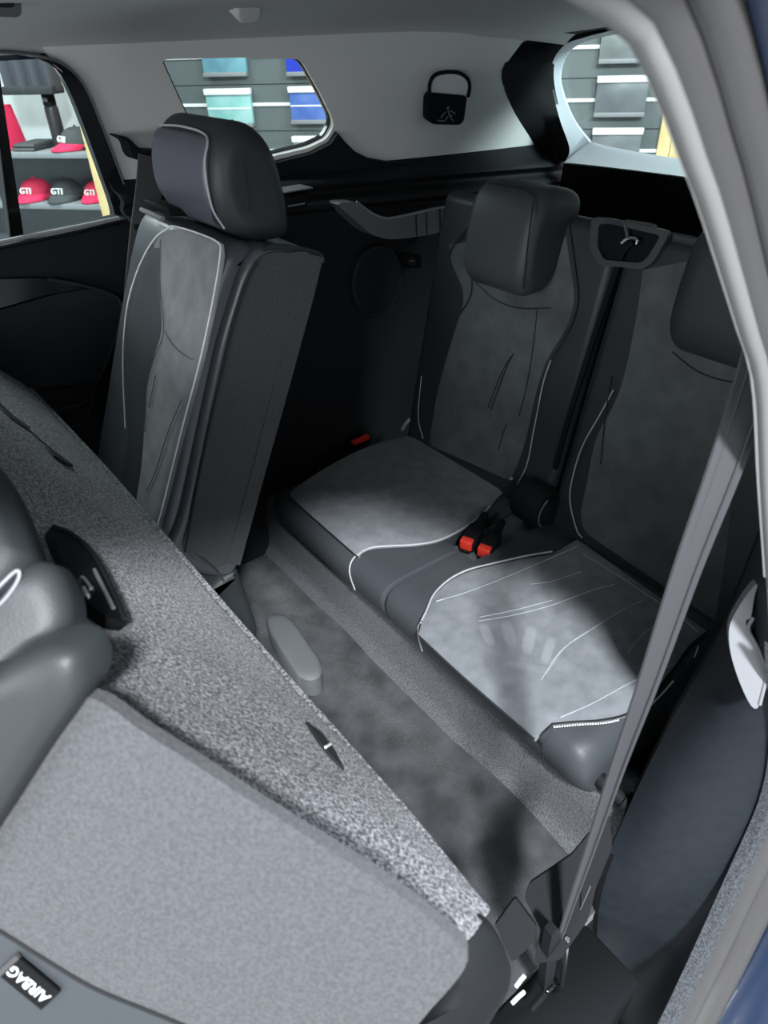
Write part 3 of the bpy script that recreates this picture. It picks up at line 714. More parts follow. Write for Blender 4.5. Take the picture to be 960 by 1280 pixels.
# side board with stitched edge, carpet on its rear edge
sb = [B(*p, y=Y2 - .004) for p in smooth([(388, 319), (360, 316), (338, 316), (322, 326), (309, 350), (294, 395), (276, 470), (258, 550), (240, 640), (231, 690), (284, 704), (312, 600), (343, 480), (372, 372)], 4, True)]
obj('side_board', plate(sb, [], (0, .006, 0)), M['board'], s2)
obj('stitching', tube(BB(smooth([(322, 326), (309, 350), (294, 395), (276, 470), (258, 550), (240, 640), (231, 690)], 6), y=Y2 - .005), .0022, 6), M['seam'], s2)
cb = [B(*p, y=Y2 - .006) for p in [(404, 322), (390, 318), (372, 372), (343, 480), (312, 600), (284, 702), (300, 707), (330, 597), (365, 472), (392, 372)]]
obj('carpet_back', plate(cb, [], (0, .38, 0)), M['board'], s2)
obj('top_trim', tube([p + V(0, .004, .002) for p in BB(smooth([(330, 314), (350, 310), (380, 314), (402, 321), (405, 330)], 6), y=Y2)], .004, 8), M['leather'], s2)
# shoulder guide plate below the headrest
obj('headrest_guide', slab(fillet([(-.165, .985), (-.105, .975), (-.10, .985), (-.165, .997)], .004, 3), .86, .97, .004, XZ, 2), M['black'], s2)
obj('headrest_guide', tube([V(-.175, .865, .982), V(-.175, .96, .982)], .004, 8), M['rubber'], s2)
# headrest
h0 = [(-.040, .955), (-.026, .975), (-.030, 1.035), (-.044, 1.088), (-.070, 1.118), (-.102, 1.126), (-.130, 1.110), (-.146, 1.075), (-.150, 1.03), (-.138, .988), (-.10, .962)]
HS = smooth(h0, 6, True)
hr = obj('headrest', slab(HS, .690, .935, .034, XZ, 8, 3, scale=True), M['leather'], s2)
fp = [p + V(-.004, 0)[:2] for p in smooth([(-.128, .980), (-.148, 1.015), (-.152, 1.045), (-.147, 1.080), (-.134, 1.106), (-.118, 1.10), (-.125, 1.04), (-.115, .985)], 5, True)]
obj('headrest_pad', slab(fp, .722, .928, .020, XZ, 6, 3, scale=True), mat('plum_leather', (.085, .082, .105), .38, bump=.2, bs=600, bd=.0006), hr)
obj('headrest_piping', tube(smooth([V(-.136, .716, .985), V(-.152, .714, 1.02), V(-.152, .714, 1.075), V(-.139, .720, 1.104), V(-.133, .75, 1.113), V(-.131, .83, 1.115), V(-.131, .91, 1.111)], 5), .0018, 6), M['piping'], hr)
obj('headrest_seam', tube(smooth([V(-.100, .700, .972), V(-.104, .689, 1.02), V(-.102, .690, 1.07), V(-.092, .70, 1.112), V(-.086, .74, 1.125)], 5), .0012, 6), M['seam'], hr)
for y in (.78, .89): obj('headrest_post', cyl((-.10, y, .92), (-.105, y, 1.0), .007, 12), M['chrome'], s2)
obj('post_collar', cyl((-.085, .70, .951), (-.085, .715, .953), .006, 10), M['chrome'], s2)
# seat base under the upright seat
obj('seat_base', slab(fillet([(-.85, .36), (-.38, .33), (-.24, .40), (-.22, .20), (-.30, .09), (-.8, .09)], .03, 4), .66, 1.12, .02, XZ, 3), M['leather'], s2)

# ================================================================== NEAR SECOND ROW BENCH (tipped forward)
def pillow(outl, pl, h, back=None, rings=6, power=.5, off=0.0, flat=.0):
    """domed solid over a pixel outline on plane pl"""
    n = unit(pl[0]); n = n if (C - np.array(pl[1])) @ n > 0 else -n
    P = [p + n * off for p in BB(outl, pl=pl)]; c = np.mean(P, axis=0); m = len(P)
    rows = []
    for k in range(rings + 1):
        t = k / rings; f = 1 - t * (1 - flat); hh = h * (1 - (1 - t) ** 2) ** power
        rows.append([c + (p - c) * f + n * hh for p in P])
    rows = [[p - n * (back or h * .5) for p in P]] + rows
    vs, fs = loft(rows, True)
    fs += [list(range(m)), [len(vs) - m + i for i in range(m)][::-1]]
    return vs, fs

PSI = math.radians(42)
sn = thing('second_row_bench', V(-.45, .25, .06), 'second row bench tipped forward showing its speckled carpet back', 'car seat')
RN = V(math.cos(PSI), 0, math.sin(PSI)); RP0 = V(-.387, 0, .60); RU = V(-math.sin(PSI), 0, math.cos(PSI)); RPL = (RN, RP0)
def RO(d): return (RN, RP0 + RN * d)
def rf(s, d, w): return RP0 + RU * s - RN * d + V(0, w, 0)
nearpx = [(598, 1160), (575, 1166), (556, 1166), (480, 1108), (400, 1058), (320, 1008), (250, 962), (180, 918), (104, 868)]
nb = BB(smooth(nearpx, 5), pl=RPL)
nb_sw = [((p - RP0) @ RU, p[1]) for p in nb]
# carpet: ruled between the low lateral edge and the near edge / top, sheet with rounded fuzzy edges
lowpx = [(602, 1146), (500, 1018), (440, 950), (300, 790), (130, 590), (0, 450), (-60, 388)]
lowp = BB(lowpx, pl=RPL)
NV = 60
low3 = resample(lowp, NV); nr3 = [nb[0]]
# upper boundary: near edge, then along the top to the far end
topend = RP0 + RU * .36 + V(0, 1.30, 0)
nbc = [p - RN * .014 for p in BB(smooth(nearpx, 5), pl=(RN, RP0 + RN * .014))]
up3 = resample(nbc + [RP0 + RU * .33 + V(0, .35, 0), RP0 + RU * .36 + V(0, .8, 0), topend], NV)
def carp(u, v):
    i = min(int(round(v * (NV - 1))), NV - 1); p = low3[i] * (1 - u) + up3[i] * u
    e = u * 16
    return p + RN * (.010 * min(1, e) ** .5 + .006 * math.sin(math.pi * u) + .002 * math.sin(p[1] * 31) * math.sin(u * 9))
obj('carpet_back', thick(grid(carp, 30, NV), -RN * .008), M['carpet'], sn)
# rolled carpet edge along the low side
obj('carpet_hem', tube([p + RN * .002 for p in low3[:-2]], .0085, 8), M['carpet'], sn)
# core block under the carpet
def core_pt(u, v):
    i = min(int(round(v * (NV - 1))), NV - 1); p = low3[i] * (1 - u) + up3[i] * u
    return p - RN * .004 - (GN0 - RN * (GN0 @ RN)) * .08 * u
GN0 = unit(np.cross(nb[-1] - nb[12], V(-.30, -.22, -1.0))); GN0 = GN0 if GN0 @ (C - nb[12]) > 0 else -GN0
cd_ = -RN * .13 + V(-.03, 0, -.03); cd_ = cd_ - GN0 * max(0, cd_ @ GN0 + .02)
obj('core', thick(grid(core_pt, 8, NV), cd_), M['leather'], sn)
# slits cut for the flap in the carpet
for pts in [[(238, 688), (252, 699), (268, 711), (281, 726), (272, 712), (256, 697)], [(384, 902), (402, 915), (418, 936), (431, 961), (414, 944), (398, 924)], [(58, 557), (72, 566), (92, 582), (82, 578), (68, 569)], [(0, 503), (18, 520), (38, 534), (36, 537), (16, 524), (0, 508)]]:
    obj('slit', plate(BB(pts, pl=RO(.020)), [], -RN * .003), M['seam'], sn)
obj('slit_hook', tube(BB([(407, 934), (413, 930)], pl=RO(.021)), .0014, 6), M['white'], sn)
obj('fold_line', tube(BB(smooth([(0, 505), (30, 532), (60, 558), (90, 581)], 4), pl=RO(.018)), .0012, 6), M['seam'], sn)
# grey cloth side and the leather below its seam
nbg = BB(smooth(nearpx, 5), pl=(RN, RP0 + RN * .028))
gA, gB = nbg[12], nbg[-1]
GN = unit(np.cross(gB - gA, V(-.30, -.22, -1.0))); GN = GN if GN @ (C - gA) > 0 else -GN
GPL = (GN, gA)
sidepx = [(560, 1168), (554, 1162), (482, 1107), (402, 1057), (322, 1007), (252, 961), (182, 917), (112, 872), (60, 900), (0, 975), (-120, 1090), (-60, 1128), (6, 1166), (60, 1200), (120, 1235), (200, 1268), (300, 1310), (460, 1330), (540, 1260), (585, 1200)]
sg3 = BB(smooth(sidepx, 4, True), pl=GPL)
obj('side_panel', plate([p for p in sg3], [], -GN * .012), M['cloth'], sn, sm=False, label='grey cloth side panel')
sm3 = BB(smooth([(-60, 1128), (6, 1166), (60, 1200), (120, 1235), (200, 1268), (300, 1310)], 5), pl=GPL)
obj('side_seam', tube([p + GN * .0008 for p in sm3], .0016, 6), M['seam'], sn)
lw3 = BB([(-60, 1128), (6, 1166), (60, 1200), (120, 1235), (200, 1268), (300, 1310), (300, 1500), (-200, 1400)], pl=GPL)
obj('side_bolster', plate([p - GN * .002 for p in lw3], [], -GN * .014), M['leather_grey'], sn)
tg = [B(*p, pl=GPL) for p in [(23, 1192), (77, 1237), (54, 1259), (0, 1215)]]
tagp = obj('airbag_tag', plate([p + GN * .0025 for p in tg], [], -GN * .002), M['black'], sn, label='black AIRBAG tag')
ta, tb = B(66, 1250, pl=GPL), B(14, 1207, pl=GPL)
ex = unit(tb - ta); ey = np.cross(GN, ex)
org = (tg[0] + tg[1] + tg[2] + tg[3]) / 4 + GN * .0028
wtx = np.linalg.norm(tg[1] - tg[0])
obj('airbag_lettering', text_mesh('AIRBAG', wtx * .25, ex, ey, org, .0003, tall=1.5), M['white'], tagp)
obj('tag_loop', plate([p + GN * .0032 for p in BB([(22, 1190), (27, 1194), (3, 1217), (-3, 1213)], pl=GPL)], [], -GN * .003), M['flange'], tagp)
# shoulder pad and headrest at the top end of the bench, close to the open door
SPL = (GN, gB + GN * .012)
pad = smooth([(-160, 840), (-20, 836), (30, 815), (66, 804), (98, 812), (111, 840), (104, 872), (60, 935), (0, 1028), (-80, 1140), (-180, 1140)], 5, True)
obj('shoulder_pad', pillow(pad, SPL, .016, .03, 8, .5, 0, .55), M['leather'], sn)
HPL = (unit(GN * .75 + RN * .4), gB + V(.0, .035, .012))
h2_ = smooth([(-160, 850), (-60, 790), (0, 748), (28, 714), (50, 702), (76, 712), (94, 752), (90, 786), (50, 812), (0, 852), (-80, 910), (-170, 930)], 5, True)
obj('shoulder_collar', pillow(h2_, HPL, .014, .03, 8, .5, 0, .55), M['leather'], sn)
HPL2 = (unit(GN * .7 + RN * .5), gB + V(.0, .075, .02))
hd_ = smooth([(-170, 560), (-60, 556), (-5, 578), (24, 622), (48, 684), (52, 712), (20, 750), (-50, 800), (-170, 850)], 5, True)
hh_ = obj('headrest', pillow(hd_, HPL2, .022, .035, 8, .5, 0, .45), M['leather'], sn)
obj('headrest_rim', tube([p + unit(HPL[0]) * .014 for p in BB(smooth([(-40, 792), (0, 764), (20, 744), (32, 724), (28, 716), (0, 742), (-40, 772)], 4), pl=HPL)], .0014, 6), M['grip'], hh_)
# release handle let into the carpet
lev = [(62, 656), (88, 668), (118, 694), (138, 730), (160, 778), (140, 774), (118, 760), (96, 738), (78, 700)]
lv = obj('release_handle', plate(BB(fillet([np.array(p, float) for p in lev], 5, 2), pl=RO(.024)), [], -RN * .012), M['black'], sn)
obj('handle_bezel', tube(BB(smooth([(66, 658), (90, 668), (116, 692), (136, 728), (156, 774)], 4), pl=RO(.025)), .0028, 6), M['black2'], lv)
obj('handle_edge', tube(BB(smooth([(118, 712), (128, 732), (142, 760)], 4), pl=RO(.026)), .0022, 6), M['tray'], lv)
obj('handle_lever', tube(BB(smooth([(100, 722), (106, 726), (114, 738), (110, 746), (104, 736)], 4), pl=RO(.026)), .003, 6), M['chrome'], lv)
# hinge cover at the near lower end
HG = (unit(V(-.2, -.7, .6)), B(600, 1200, y=-.165))
hg = smooth([(556, 1166), (575, 1150), (600, 1146), (618, 1160), (634, 1195), (638, 1225), (618, 1262), (590, 1300), (540, 1340), (490, 1330), (470, 1300), (520, 1262), (548, 1215)], 4, True)
obj('hinge_cover', pillow(hg, HG, .020, .05, 7, .5, 0, .12), M['black2'], sn)

# ---- small trims on the floor at the near side
FN2 = (unit(V(-.5, -.4, .75)), B(650, 1160, y=-.11))
def flap(name, px, pl, t, m, label, cat):
    n = unit(pl[0]); n = n if (C - np.array(pl[1])) @ n > 0 else -n
    o = obj(name, plate(BB(fillet([np.array(p, float) for p in px], 4, 3), pl=pl), [], -n * t), m); return tag(o, label, cat)
flap('trim_flap', [(644, 1122), (672, 1160), (664, 1182), (640, 1203), (634, 1190), (622, 1162), (618, 1158)], FN2, .012, M['black2'], 'black pointed plastic flap beside the bench hinge', 'trim flap')
FN3 = (unit(V(-.55, -.35, .75)), B(690, 1100, y=-.085))
flap('floor_trim', [(655, 1122), (662, 1104), (690, 1085), (715, 1068), (742, 1035), (760, 1000), (765, 1060), (745, 1110), (735, 1150), (700, 1200), (668, 1205), (676, 1162)], FN3, .012, M['black2'], 'black plastic floor trim under the near belt', 'floor trim')
o = obj('striker', tube([B(*p, y=-.13) for p in [(656, 1219), (650, 1226), (645, 1233)]], .0026, 8), M['white']); tag(o, 'upper short bright metal striker by the belt end', 'striker')
o = obj('striker', tube([B(*p, y=-.13) for p in [(655, 1240), (648, 1246), (640, 1254)]], .0028, 8), M['white']); tag(o, 'lower short bright metal striker by the belt end', 'striker')

# ---- grey pad on the footwell carpet
pdx = fillet([np.array(p, float) for p in [(332, 770), (352, 766), (368, 778), (402, 828), (402, 846), (388, 852), (372, 846), (336, 790)]], 8, 4)
gp = thing('floor_pad', B(368, 810, z=.10), 'small grey rounded plastic pad on the footwell carpet', 'pad')
obj('shell', pillow(pdx, ((0, 0, 1), (0, 0, .115)), .008, .05, 5, .5, 0, .6), M['tray'], gp)

# ================================================================== BELTS
bt = thing('seat_belt', B(690, 1200, y=-.13), 'black seat belt hanging across the near third row seat', 'seat belt')
pth = [B(*p, y=yy) for p, yy in [((975, 380), -.080), ((962, 420), -.082), ((943, 480), -.086), ((905, 590), -.096), ((860, 710), -.105), ((812, 850), -.115), ((772, 960), -.12), ((735, 1070), -.126), ((700, 1172), -.13)]]
obj('webbing', strap(smooth(pth, 6), lambda t: unit(RX * (1 - t * .3) + V(0, .4, 0) * t), lambda t: .040 - .026 * t ** 1.5, .0022), M['belt'], bt)
for sg_ in (-1, 1):
    obj('webbing_rib', tube([p + RX * sg_ * (.011 - .0075 * (i / 42) ** 1.5) - FX * .002 for i, p in enumerate(smooth(pth, 6))], .0011, 5), M['belt'], bt)
tgp = [B(*p, y=-.132) for p in [(697, 1160), (702, 1168), (697, 1195), (690, 1235), (680, 1240), (684, 1200), (690, 1170)]]
obj('tongue', plate(tgp, [], (0, .012, 0)), M['black2'], bt)
obj('tongue_pin', tube([B(*p, y=-.137) for p in [(709, 1174), (707, 1195), (702, 1232)]], .0034, 8), M['chrome'], bt)
obj('tongue_end', tube([B(*p, y=-.134) for p in smooth([(702, 1234), (694, 1240), (684, 1240), (692, 1232), (702, 1232)], 4)], .0026, 8), M['gloss'], bt)
obj('anchor', tube([B(*p, y=-.131) for p in smooth([(688, 1232), (676, 1248), (664, 1262)], 4)], .0055, 8), M['black'], bt)
obj('belt_logo_line', tube([B(*p, y=-.128) for p in [(738, 1108), (724, 1140), (714, 1165)]], .0008, 5), M['tray'], bt)

fb = thing('seat_belt', B(185, 240, y=1.08), 'dark seat belt running down behind the upright second row seat', 'seat belt')
pth = [B(*p, y=1.1) for p in [(190, 196), (186, 240), (178, 300), (168, 400), (160, 480)]]
obj('webbing', strap(smooth(pth, 5), V(1, 0, 0), .052, .003), M['belt'], fb)
gd = [B(*p, y=1.105) for p in smooth([(147, 170), (160, 172), (176, 186), (192, 188), (205, 190), (205, 202), (186, 202), (172, 200), (165, 192), (160, 178)], 3, True)]
obj('belt_guide', plate(gd, [], (0, .05, 0)), M['black'], fb)

# ================================================================== FAR SIDE FITTINGS
at_ = thing('armrest_tray', B(490, 285, y=1.08), 'grey armrest tray moulded along the dark far side trim', 'armrest')
apx = smooth([(423, 256), (436, 253), (448, 254), (462, 266), (476, 273), (490, 274), (520, 268), (557, 260), (556, 276), (553, 289), (520, 296), (492, 299), (476, 297), (460, 290), (440, 272)], 3, True)
obj('shell', plate(BB(apx, y=1.075), [], (0, .05, 0)), M['tray'], at_)
obj('top_lip', tube([p + V(0, .002, .002) for p in BB(smooth([(446, 254), (462, 266), (476, 273), (490, 274), (520, 268), (557, 260)], 4), y=1.078)], .0035, 8), M['grip'], at_)
obj('well', plate([B(*p, y=1.10) for p in [(450, 256), (466, 268), (490, 272), (552, 260), (548, 256), (490, 262)]], [], (0, .01, 0)), M['black'], at_)
for x in (520, 533, 550): obj('slot', tube(BB([(x, 262 + (550 - x) * .2), (x + 1, 295 - (x - 520) * .15)], y=1.073), .0018, 6), M['seam'], at_)
so = thing('power_socket', B(515, 326, y=1.10), 'small black power socket in the far side trim', 'socket')
obj('plate', plate(fillet(BB([(504, 318), (526, 318), (526, 335), (504, 335)], y=1.088), .004, 3), [], (0, .04, 0)), M['gloss'], so)
obj('socket_lid', cyl(B(515, 327, y=1.09), B(515, 327, y=1.08), .011, 16), M['black'], so)
obj('socket_mark', tube(BB([(512, 326), (518, 326)], y=1.078), .0012, 6), M['tray'], so)
sp = thing('speaker_cover', B(470, 350, y=1.10), 'round dark speaker cover low in the far side trim', 'speaker')
ang = np.linspace(0, 2 * math.pi, 28, endpoint=False); cc = B(472, 352, y=1.10)
obj('grille', plate([cc + V(.075 * math.cos(a), 0, .085 * math.sin(a)) for a in ang], [], (0, .05, 0)), M['black2'], sp)
obj('grille_rim', tube([cc + V(.075 * math.cos(a), 0, .085 * math.sin(a)) for a in ang], .004, 6, True), M['blue_plastic'], sp)
lt = thing('cover_latch', B(365, 245, y=1.10), 'small black load cover latch on the far ledge behind the headrest', 'latch')
obj('body', box(B(351, 262, y=1.10) - V(0, .02, 0), B(378, 240, y=1.10) + V(0, .03, 0), .004), M['black'], lt)
obj('lid', box(B(349, 240, y=1.10) - V(0, .025, 0), B(384, 232, y=1.10) + V(0, .03, 0), .002), M['tray'], lt)
obj('lip', tube(BB([(360, 258), (381, 254)], y=1.078), .0018, 6), M['grip'], lt)
rb_ = thing('belt_buckle', B(450, 550, y=1.08), 'red and black belt buckle in the dark beside the far cushion', 'buckle')
obj('body', box(B(440, 560, y=1.06) - V(0, .01, 0), B(462, 545, y=1.06) + V(0, .02, 0), .004), M['black'], rb_)
obj('release_button', plate(BB([(441, 553), (461, 544), (462, 549), (444, 557)], y=1.045), [], (0, .01, 0)), M['red'], rb_)
o = obj('belt_tongue', tube(BB([(512, 524), (506, 530), (502, 538)], y=1.04), .005, 8), M['grip']); tag(o, 'small pale belt tongue in the dark by the far backrest', 'belt tongue')

# belt guide clip on the D pillar
cl = thing('belt_clip', B(555, 120, pl=SIDE), 'grey and black clip with a pictogram on the far rear pillar', 'clip')
k0 = nS * -.012
obj('holder', plate([p - nS * .004 for p in BB(fillet([np.array(p, float) for p in [(533, 112), (528, 118), (527, 146), (534, 151), (568, 152), (573, 147), (577, 116)]], 4, 3), pl=SIDE)], [], nS * -.018), M['black'], cl)
lp = smooth([(532, 118), (532, 102), (538, 91), (552, 87), (568, 88), (579, 95), (582, 105), (580, 118)], 4)
obj('loop', tube([p - nS * .016 for p in BB(lp, pl=SIDE)], .0045, 8), M['black'], cl)
obj('flap', plate([p - nS * .016 for p in BB(fillet([np.array(p, float) for p in [(534, 116), (534, 102), (540, 92), (556, 89), (572, 91), (580, 101), (579, 114), (572, 121), (545, 119)]], 5, 3), pl=SIDE)], [], nS * .012), M['white'], cl)
pic = cl.children[0]
for q, r in [((553, 130), .004), ((557, 140), .0025), ((545, 142), .0025)]:
    c0 = B(*q, pl=SIDE) - nS * .0225
    obj('pictogram', plate([c0 + V(r * math.cos(a), 0, r * math.sin(a)) for a in np.linspace(0, 2 * math.pi, 10, endpoint=False)], [], nS * .001), M['grip'], pic)
for pts in [[(553, 133), (555, 141), (560, 147)], [(550, 136), (545, 141)], [(556, 134), (562, 138)], [(540, 146), (548, 147)], [(553, 141), (549, 147)]]:
    obj('pictogram', tube([p - nS * .0225 for p in BB(pts, pl=SIDE)], .0014, 5), M['grip'], pic)
ck = thing('coat_hook', B(310, 12, y=.93), 'small grey coat hook on the roof edge above the quarter window', 'hook')
obj('bezel', pillow(fillet([np.array(p, float) for p in [(293, -20), (327, -20), (326, 22), (318, 29), (300, 29), (294, 22)]], 6, 3), ((0, 1, .5), B(310, 12, y=.93)), .006, .04, 4, .5, 0, .7), M['headliner'], ck)
obj('slot', plate(BB([(305, -10), (314, -10), (313, 8), (308, 8)], pl=((0, 1, .5), B(310, 12, y=.922))), [], (0, .004, 0)), M['seam'], ck)
lm = thing('roof_lamp', B(8, 8, y=.80), 'grey rectangular reading lamp in the headliner corner', 'lamp')
obj('housing', plate(fillet(BB([(-40, -30), (26, -30), (27, 18), (22, 22), (-40, 19)], pl=((0, 1, 1.2), B(8, 8, y=.80))), .006, 3), [], (0, .012, .012)), M['tray'], lm)
obj('lens', plate(fillet(BB([(-30, -24), (18, -24), (18, 10), (-30, 8)], pl=((0, 1, 1.2), B(8, 8, y=.797))), .006, 3), [], (0, .008, .008)), M['blue_plastic'], lm)

# ================================================================== SHOWROOM OUTSIDE
GZ = -.42
o = obj('floor', box((-6, -6, GZ - .05), (8, 8, GZ), 0), mat('showroom_floor_tile', (.32, .33, .34), .35, (.36, .37, .38), ns=3)); tag(o, 'pale polished showroom floor', 'floor', kind='structure')
WD = unit(V(.653, -.757, 0)); WNR = unit(V(-.757, -.653, 0))      # along the display wall, out of it
W0 = C + HV * 5.2
WPL = (WNR, W0)
def wc(s, z, d=0): return W0 * V(1, 1, 0) + V(0, 0, 0) + WD * s + V(0, 0, z) + WNR * d
def wsz(px, py, d=0):
    p = B(px, py, pl=(WNR, W0 + WNR * d)); return (p - W0) @ WD, p[2]
def wbox(s0, s1, z0, z1, d0, d1, bev=0): return box((s0, z0, d0), (s1, z1, d1), bev, lambda a, b, c: wc(a, b, c))
wb = obj('wall_back', wbox(-4.2, 3.2, GZ, 2.6, -.1, 0), mat('slate_wall', (.085, .10, .105), .6, (.10, .115, .12), ns=2)); tag(wb, 'slate grey showroom wall carrying the sample boards', 'wall', kind='structure')
for (pa, pb) in [((322, 75), (770, 52)), ((322, 134), (770, 121)), ((322, 193), (770, 183))]:
    sa, za = wsz(*pa); sb_, zb_ = wsz(*pb); z = (za + zb_) / 2
    obj('rail', wbox(-4.0, 3.0, z - .010, z + .010, 0, .012, .003), M['white'], wb)
    obj('groove', wbox(-4.0, 3.0, z - .16, z - .155, 0, .002), M['seam'], wb)
cw = {}
def board(x0, x1, y0, y1, col, col2, label, stripe=True, ledge=True):
    s0, zt = wsz(x0, (y0), .04); s1, _ = wsz(x1, y0, .04); _, zb_ = wsz((x0 + x1) / 2, y1, .04)
    t = thing('sample_board', wc((s0 + s1) / 2, zb_, .03), label, 'sample board', 'colour sample boards')
    m = mat('board_' + label.split()[0], col, .35, col2, ns=6, lo=.4, hi=.6)
    h = zt - zb_
    obj('board', wbox(s0, s1, zb_, zt - h * .16, .014, .05, .004), m, t)
    if ledge: obj('ledge', wbox(s0 - .004, s1 + .004, zt - h * .17, zt, .014, .065, .004), M['white'], t)
    obj('lip', wbox(s0, s1, zb_ - .012, zb_ + .012, .014, .066, .003), M['grip'], t)
    if stripe: obj('stripe', wbox(s0 + .004, s1 - .004, zb_ + h * .44, zb_ + h * .48, .05, .053), M['white'], t)
board(249, 304, 49, 93, (.10, .22, .28), (.14, .30, .36), 'teal sample board highest in the quarter window', False)
board(256, 312, 111, 156, (.20, .42, .40), (.30, .50, .50), 'mint green sample board just above the second row headrest')
board(355, 408, 47, 92, (.02, .04, .42), (.03, .06, .5), 'deep blue sample board at the top of the quarter window', False)
board(361, 419, 108, 152, (.06, .12, .38), (.10, .17, .44), 'royal blue sample board with white stripe in the quarter window')
board(366, 424, 170, 214, (.30, .32, .33), (.36, .38, .39), 'grey sample board lowest in the quarter window')
board(262, 318, 176, 220, (.12, .26, .26), (.16, .30, .30), 'green sample board behind the second row headrest')
board(754, 812, 30, 76, (.13, .14, .145), (.17, .18, .19), 'grey mesh sample board highest in the tailgate window', False)
board(748, 813, 95, 143, (.10, .11, .12), (.13, .14, .15), 'dark grey sample board in the middle of the tailgate window', False)
board(742, 804, 160, 207, (.12, .13, .14), (.16, .17, .18), 'grey sample board lowest in the tailgate window', False)
# wooden slat panel
sl0, _ = wsz(823, 180, .05)
wp = thing('slat_panel', wc(sl0 + .4, GZ, .03), 'pale wooden slat panel at the right of the tailgate window', 'slat panel')
M['wood'] = mat('pale_wood', (.55, .42, .20), .6, (.66, .52, .27), ns=8)
obj('plank', wbox(sl0, sl0 + .075, GZ, 1.65, .002, .03, .003), M['wood'], wp)
obj('plank', wbox(sl0 + .078, sl0 + .15, GZ, 1.65, .002, .03, .003), M['wood'], wp)
obj('backing', wbox(sl0 + .15, sl0 + .95, GZ, 1.65, .002, .006), M['seam'], wp)
first = None
for k in range(14):
    s = sl0 + .155 + k * .056
    if first is None: first = obj('slat', wbox(s, s + .040, GZ, 1.65, .006, .035, .003), M['wood'], wp)
    else:
        c_ = first.copy(); COL.objects.link(c_); c_.parent = wp; c_.location = Vector(WD * k * .056)
# shelving with caps, seen through the door window
S0 = C + HV * 3.7
def sc(s, z, d=0): return S0 * V(1, 1, 0) + WD * s + V(0, 0, z) + WNR * d
def ssz(px, py, d=0):
    p = B(px, py, pl=(WNR, S0 + WNR * d)); return (p - S0) @ WD, p[2]
def sbox(s0, s1, z0, z1, d0, d1, bev=0): return box((s0, z0, d0), (s1, z1, d1), bev, lambda a, b, c: sc(a, b, c))
sR, _ = ssz(118, 220, .0); sL, _ = ssz(-260, 220, .0)
z1 = ssz(60, 191, .0)[1]; z2 = ssz(60, 255, .0)[1]; zt = ssz(60, 60, 0)[1]
sh = thing('display_shelf', sc((sL + sR) / 2, GZ, -.2), 'grey display shelving with a pale wooden end post outside the door window', 'shelf')
M['shelf'] = mat('grey_shelf', (.20, .22, .235), .5); M['shelf_back'] = mat('pale_back_panel', (.50, .54, .55), .6)
obj('back_panel', sbox(sL, sR, z1, zt + .3, -.44, -.42), M['shelf_back'], sh)
obj('back_panel', sbox(sL, sR, GZ, z1, -.44, -.42), M['shelf'], sh)
for z in (z1, z2, z2 - .36):
    obj('shelf_board', sbox(sL, sR, z - .028, z, -.42, .0, .004), M['shelf'], sh)
obj('end_post', sbox(sR, sR + .10, GZ, zt + .3, -.44, .02, .004), M['wood'], sh)
def cap(px, z, w, mc, mb, label, text=None, yaw=0):
    s, _ = ssz(px, 220, -.12); c = sc(s, z, -.14); t = thing('cap', c, label, 'cap', 'baseball caps')
    rx = w / 2; vx = unit(WD * math.cos(yaw) + WNR * math.sin(yaw)); vy = unit(np.cross(V(0, 0, 1), vx)); vy = vy if vy @ WNR > 0 else -vy
    def dome(u, v):
        a = 2 * math.pi * u; b = math.pi / 2 * v
        return c + vx * rx * math.cos(a) * math.cos(b) ** .8 + vy * rx * 1.1 * math.sin(a) * math.cos(b) ** .8 + V(0, 0, .012 + rx * 1.05 * math.sin(b))
    obj('crown', grid(dome, 24, 9, True), mc, t)
    def brim(u, v):
        a = math.pi * (.04 + .92 * u); r1 = rx * (.9 + .72 * v * math.sin(a) ** .7)
        return c + vx * rx * 1.0 * math.cos(a) * (1 - .1 * v) + vy * (rx * 1.02 * math.sin(a) + v * rx * .75 * math.sin(a) ** .6) + V(0, 0, .020 - .016 * v + .012 * math.sin(a) * (1 - v) - .0)
    obj('brim', thick(grid(brim, 18, 6), (0, 0, .006)), mb, t)
    obj('button', tube([c + V(0, 0, rx * 1.05 + .010), c + V(0, 0, rx * 1.05 + .020)], .006, 8), mc, t)
    if text:
        obj('lettering', text_mesh(text, rx * .50, vx, V(0, 0, 1) - vy * .35, c + vy * rx * 1.02 + V(0, 0, rx * .60), .006), M['white'], t)
mr = mat('red_cloth', (.42, .012, .05), .8); mrb = mat('bright_red_cloth', (.75, .02, .09), .8); mk = mat('black_cloth', (.022, .025, .03), .8); mg = mat('dark_grey_cloth', (.05, .055, .06), .8)
cap(37, z2, .18, mr, mrb, 'red cap left of the black cap on the lower shelf', 'GTI')
cap(76, z2, .18, mk, mg, 'black cap with white GTI lettering on the lower shelf', 'GTI')
cap(115, z2, .16, mr, mrb, 'red cap right of the black cap by the wooden post', 'GTI')
cap(106, z1, .18, mg, mrb, 'dark grey cap with a red brim on the upper shelf', 'GTI', .5)
bs_, _ = ssz(76, 180, -.15); bc_ = sc(bs_, z1, -.15)
bo = thing('bottle', bc_, 'tall black drinking bottle on the upper shelf', 'bottle')
def turn(prof, c, n=20):
    rows = [[c + V(r * math.cos(2 * math.pi * k / n), r * math.sin(2 * math.pi * k / n), z) for k in range(n)] for r, z in prof]
    vs, fs = loft(rows, True); fs += [list(range(n)), [len(vs) - n + i for i in range(n)]]; return vs, fs
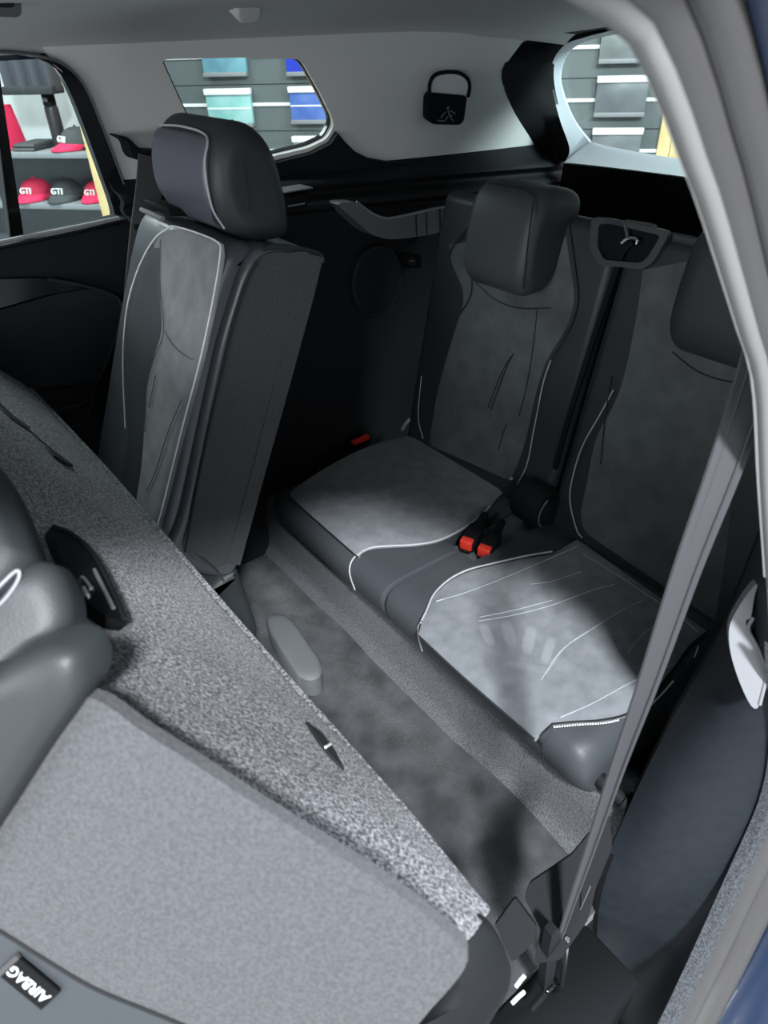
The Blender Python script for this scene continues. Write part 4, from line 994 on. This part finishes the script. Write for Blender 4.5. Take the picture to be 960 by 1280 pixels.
obj('body', turn([(.034, 0), (.036, .006), (.036, .19), (.034, .20), (.028, .205)], bc_), mat('dark_bottle', (.03, .032, .036), .35), bo)
obj('lid', turn([(.030, .205), (.033, .208), (.033, .255), (.028, .262), (.014, .264)], bc_), M['black'], bo)
obj('label_patch', box((-.014, .010, 0), (.014, .026, .003), .001, lambda a, b, c: bc_ + WD * a + V(0, 0, .215 + b) + WNR * (.033 + c)), M['grip'], bo)
ns_, _ = ssz(40, 180, -.12)
nbk = thing('notebook', sc(ns_, z1, -.12), 'flat black notebook under another on the upper shelf', 'notebook', 'notebooks'); obj('cover', sbox(ns_ - .075, ns_ + .065, z1 + .001, z1 + .018, -.26, -.04, .003), mk, nbk); obj('pages', sbox(ns_ - .072, ns_ + .062, z1 + .004, z1 + .015, -.257, -.037, .001), M['tray'], nbk)
nbk = thing('notebook', sc(ns_, z1 + .02, -.12), 'dark grey notebook lying on top on the upper shelf', 'notebook', 'notebooks'); obj('cover', sbox(ns_ - .065, ns_ + .06, z1 + .019, z1 + .036, -.25, -.05, .003), mg, nbk); obj('pages', sbox(ns_ - .062, ns_ + .057, z1 + .022, z1 + .033, -.247, -.047, .001), M['tray'], nbk)
rs_, _ = ssz(8, 170, -.1)
o = obj('gift_bag', slab(fillet([(rs_ - .05, z1 + .001), (rs_ + .045, z1 + .001), (rs_ + .012, z1 + .21), (rs_ - .02, z1 + .21)], .004, 2), -.2, -.06, .004, lambda p, q, a: sc(p, q, a), 2), mrb); tag(o, 'bright red tapered bag at the left of the upper shelf', 'bag')
js, jz = ssz(42, 114, -.1)
jk = thing('hanging_jacket', sc(js, jz, -.1), 'dark grey jacket hanging above the upper shelf', 'jacket')
def jac(u, v):
    s = js - .15 + .30 * u; z = jz + .30 * v
    return sc(s, z, -.08 + .022 * math.sin(u * 22) * (1 - v * .3))
obj('cloth', thick(grid(jac, 40, 8), WNR * -.06), mat('slate_jacket', (.055, .06, .075), .85), jk)
obj('hem', sbox(js - .15, js + .15, jz - .012, jz + .025, -.15, -.04, .006), mk, jk)
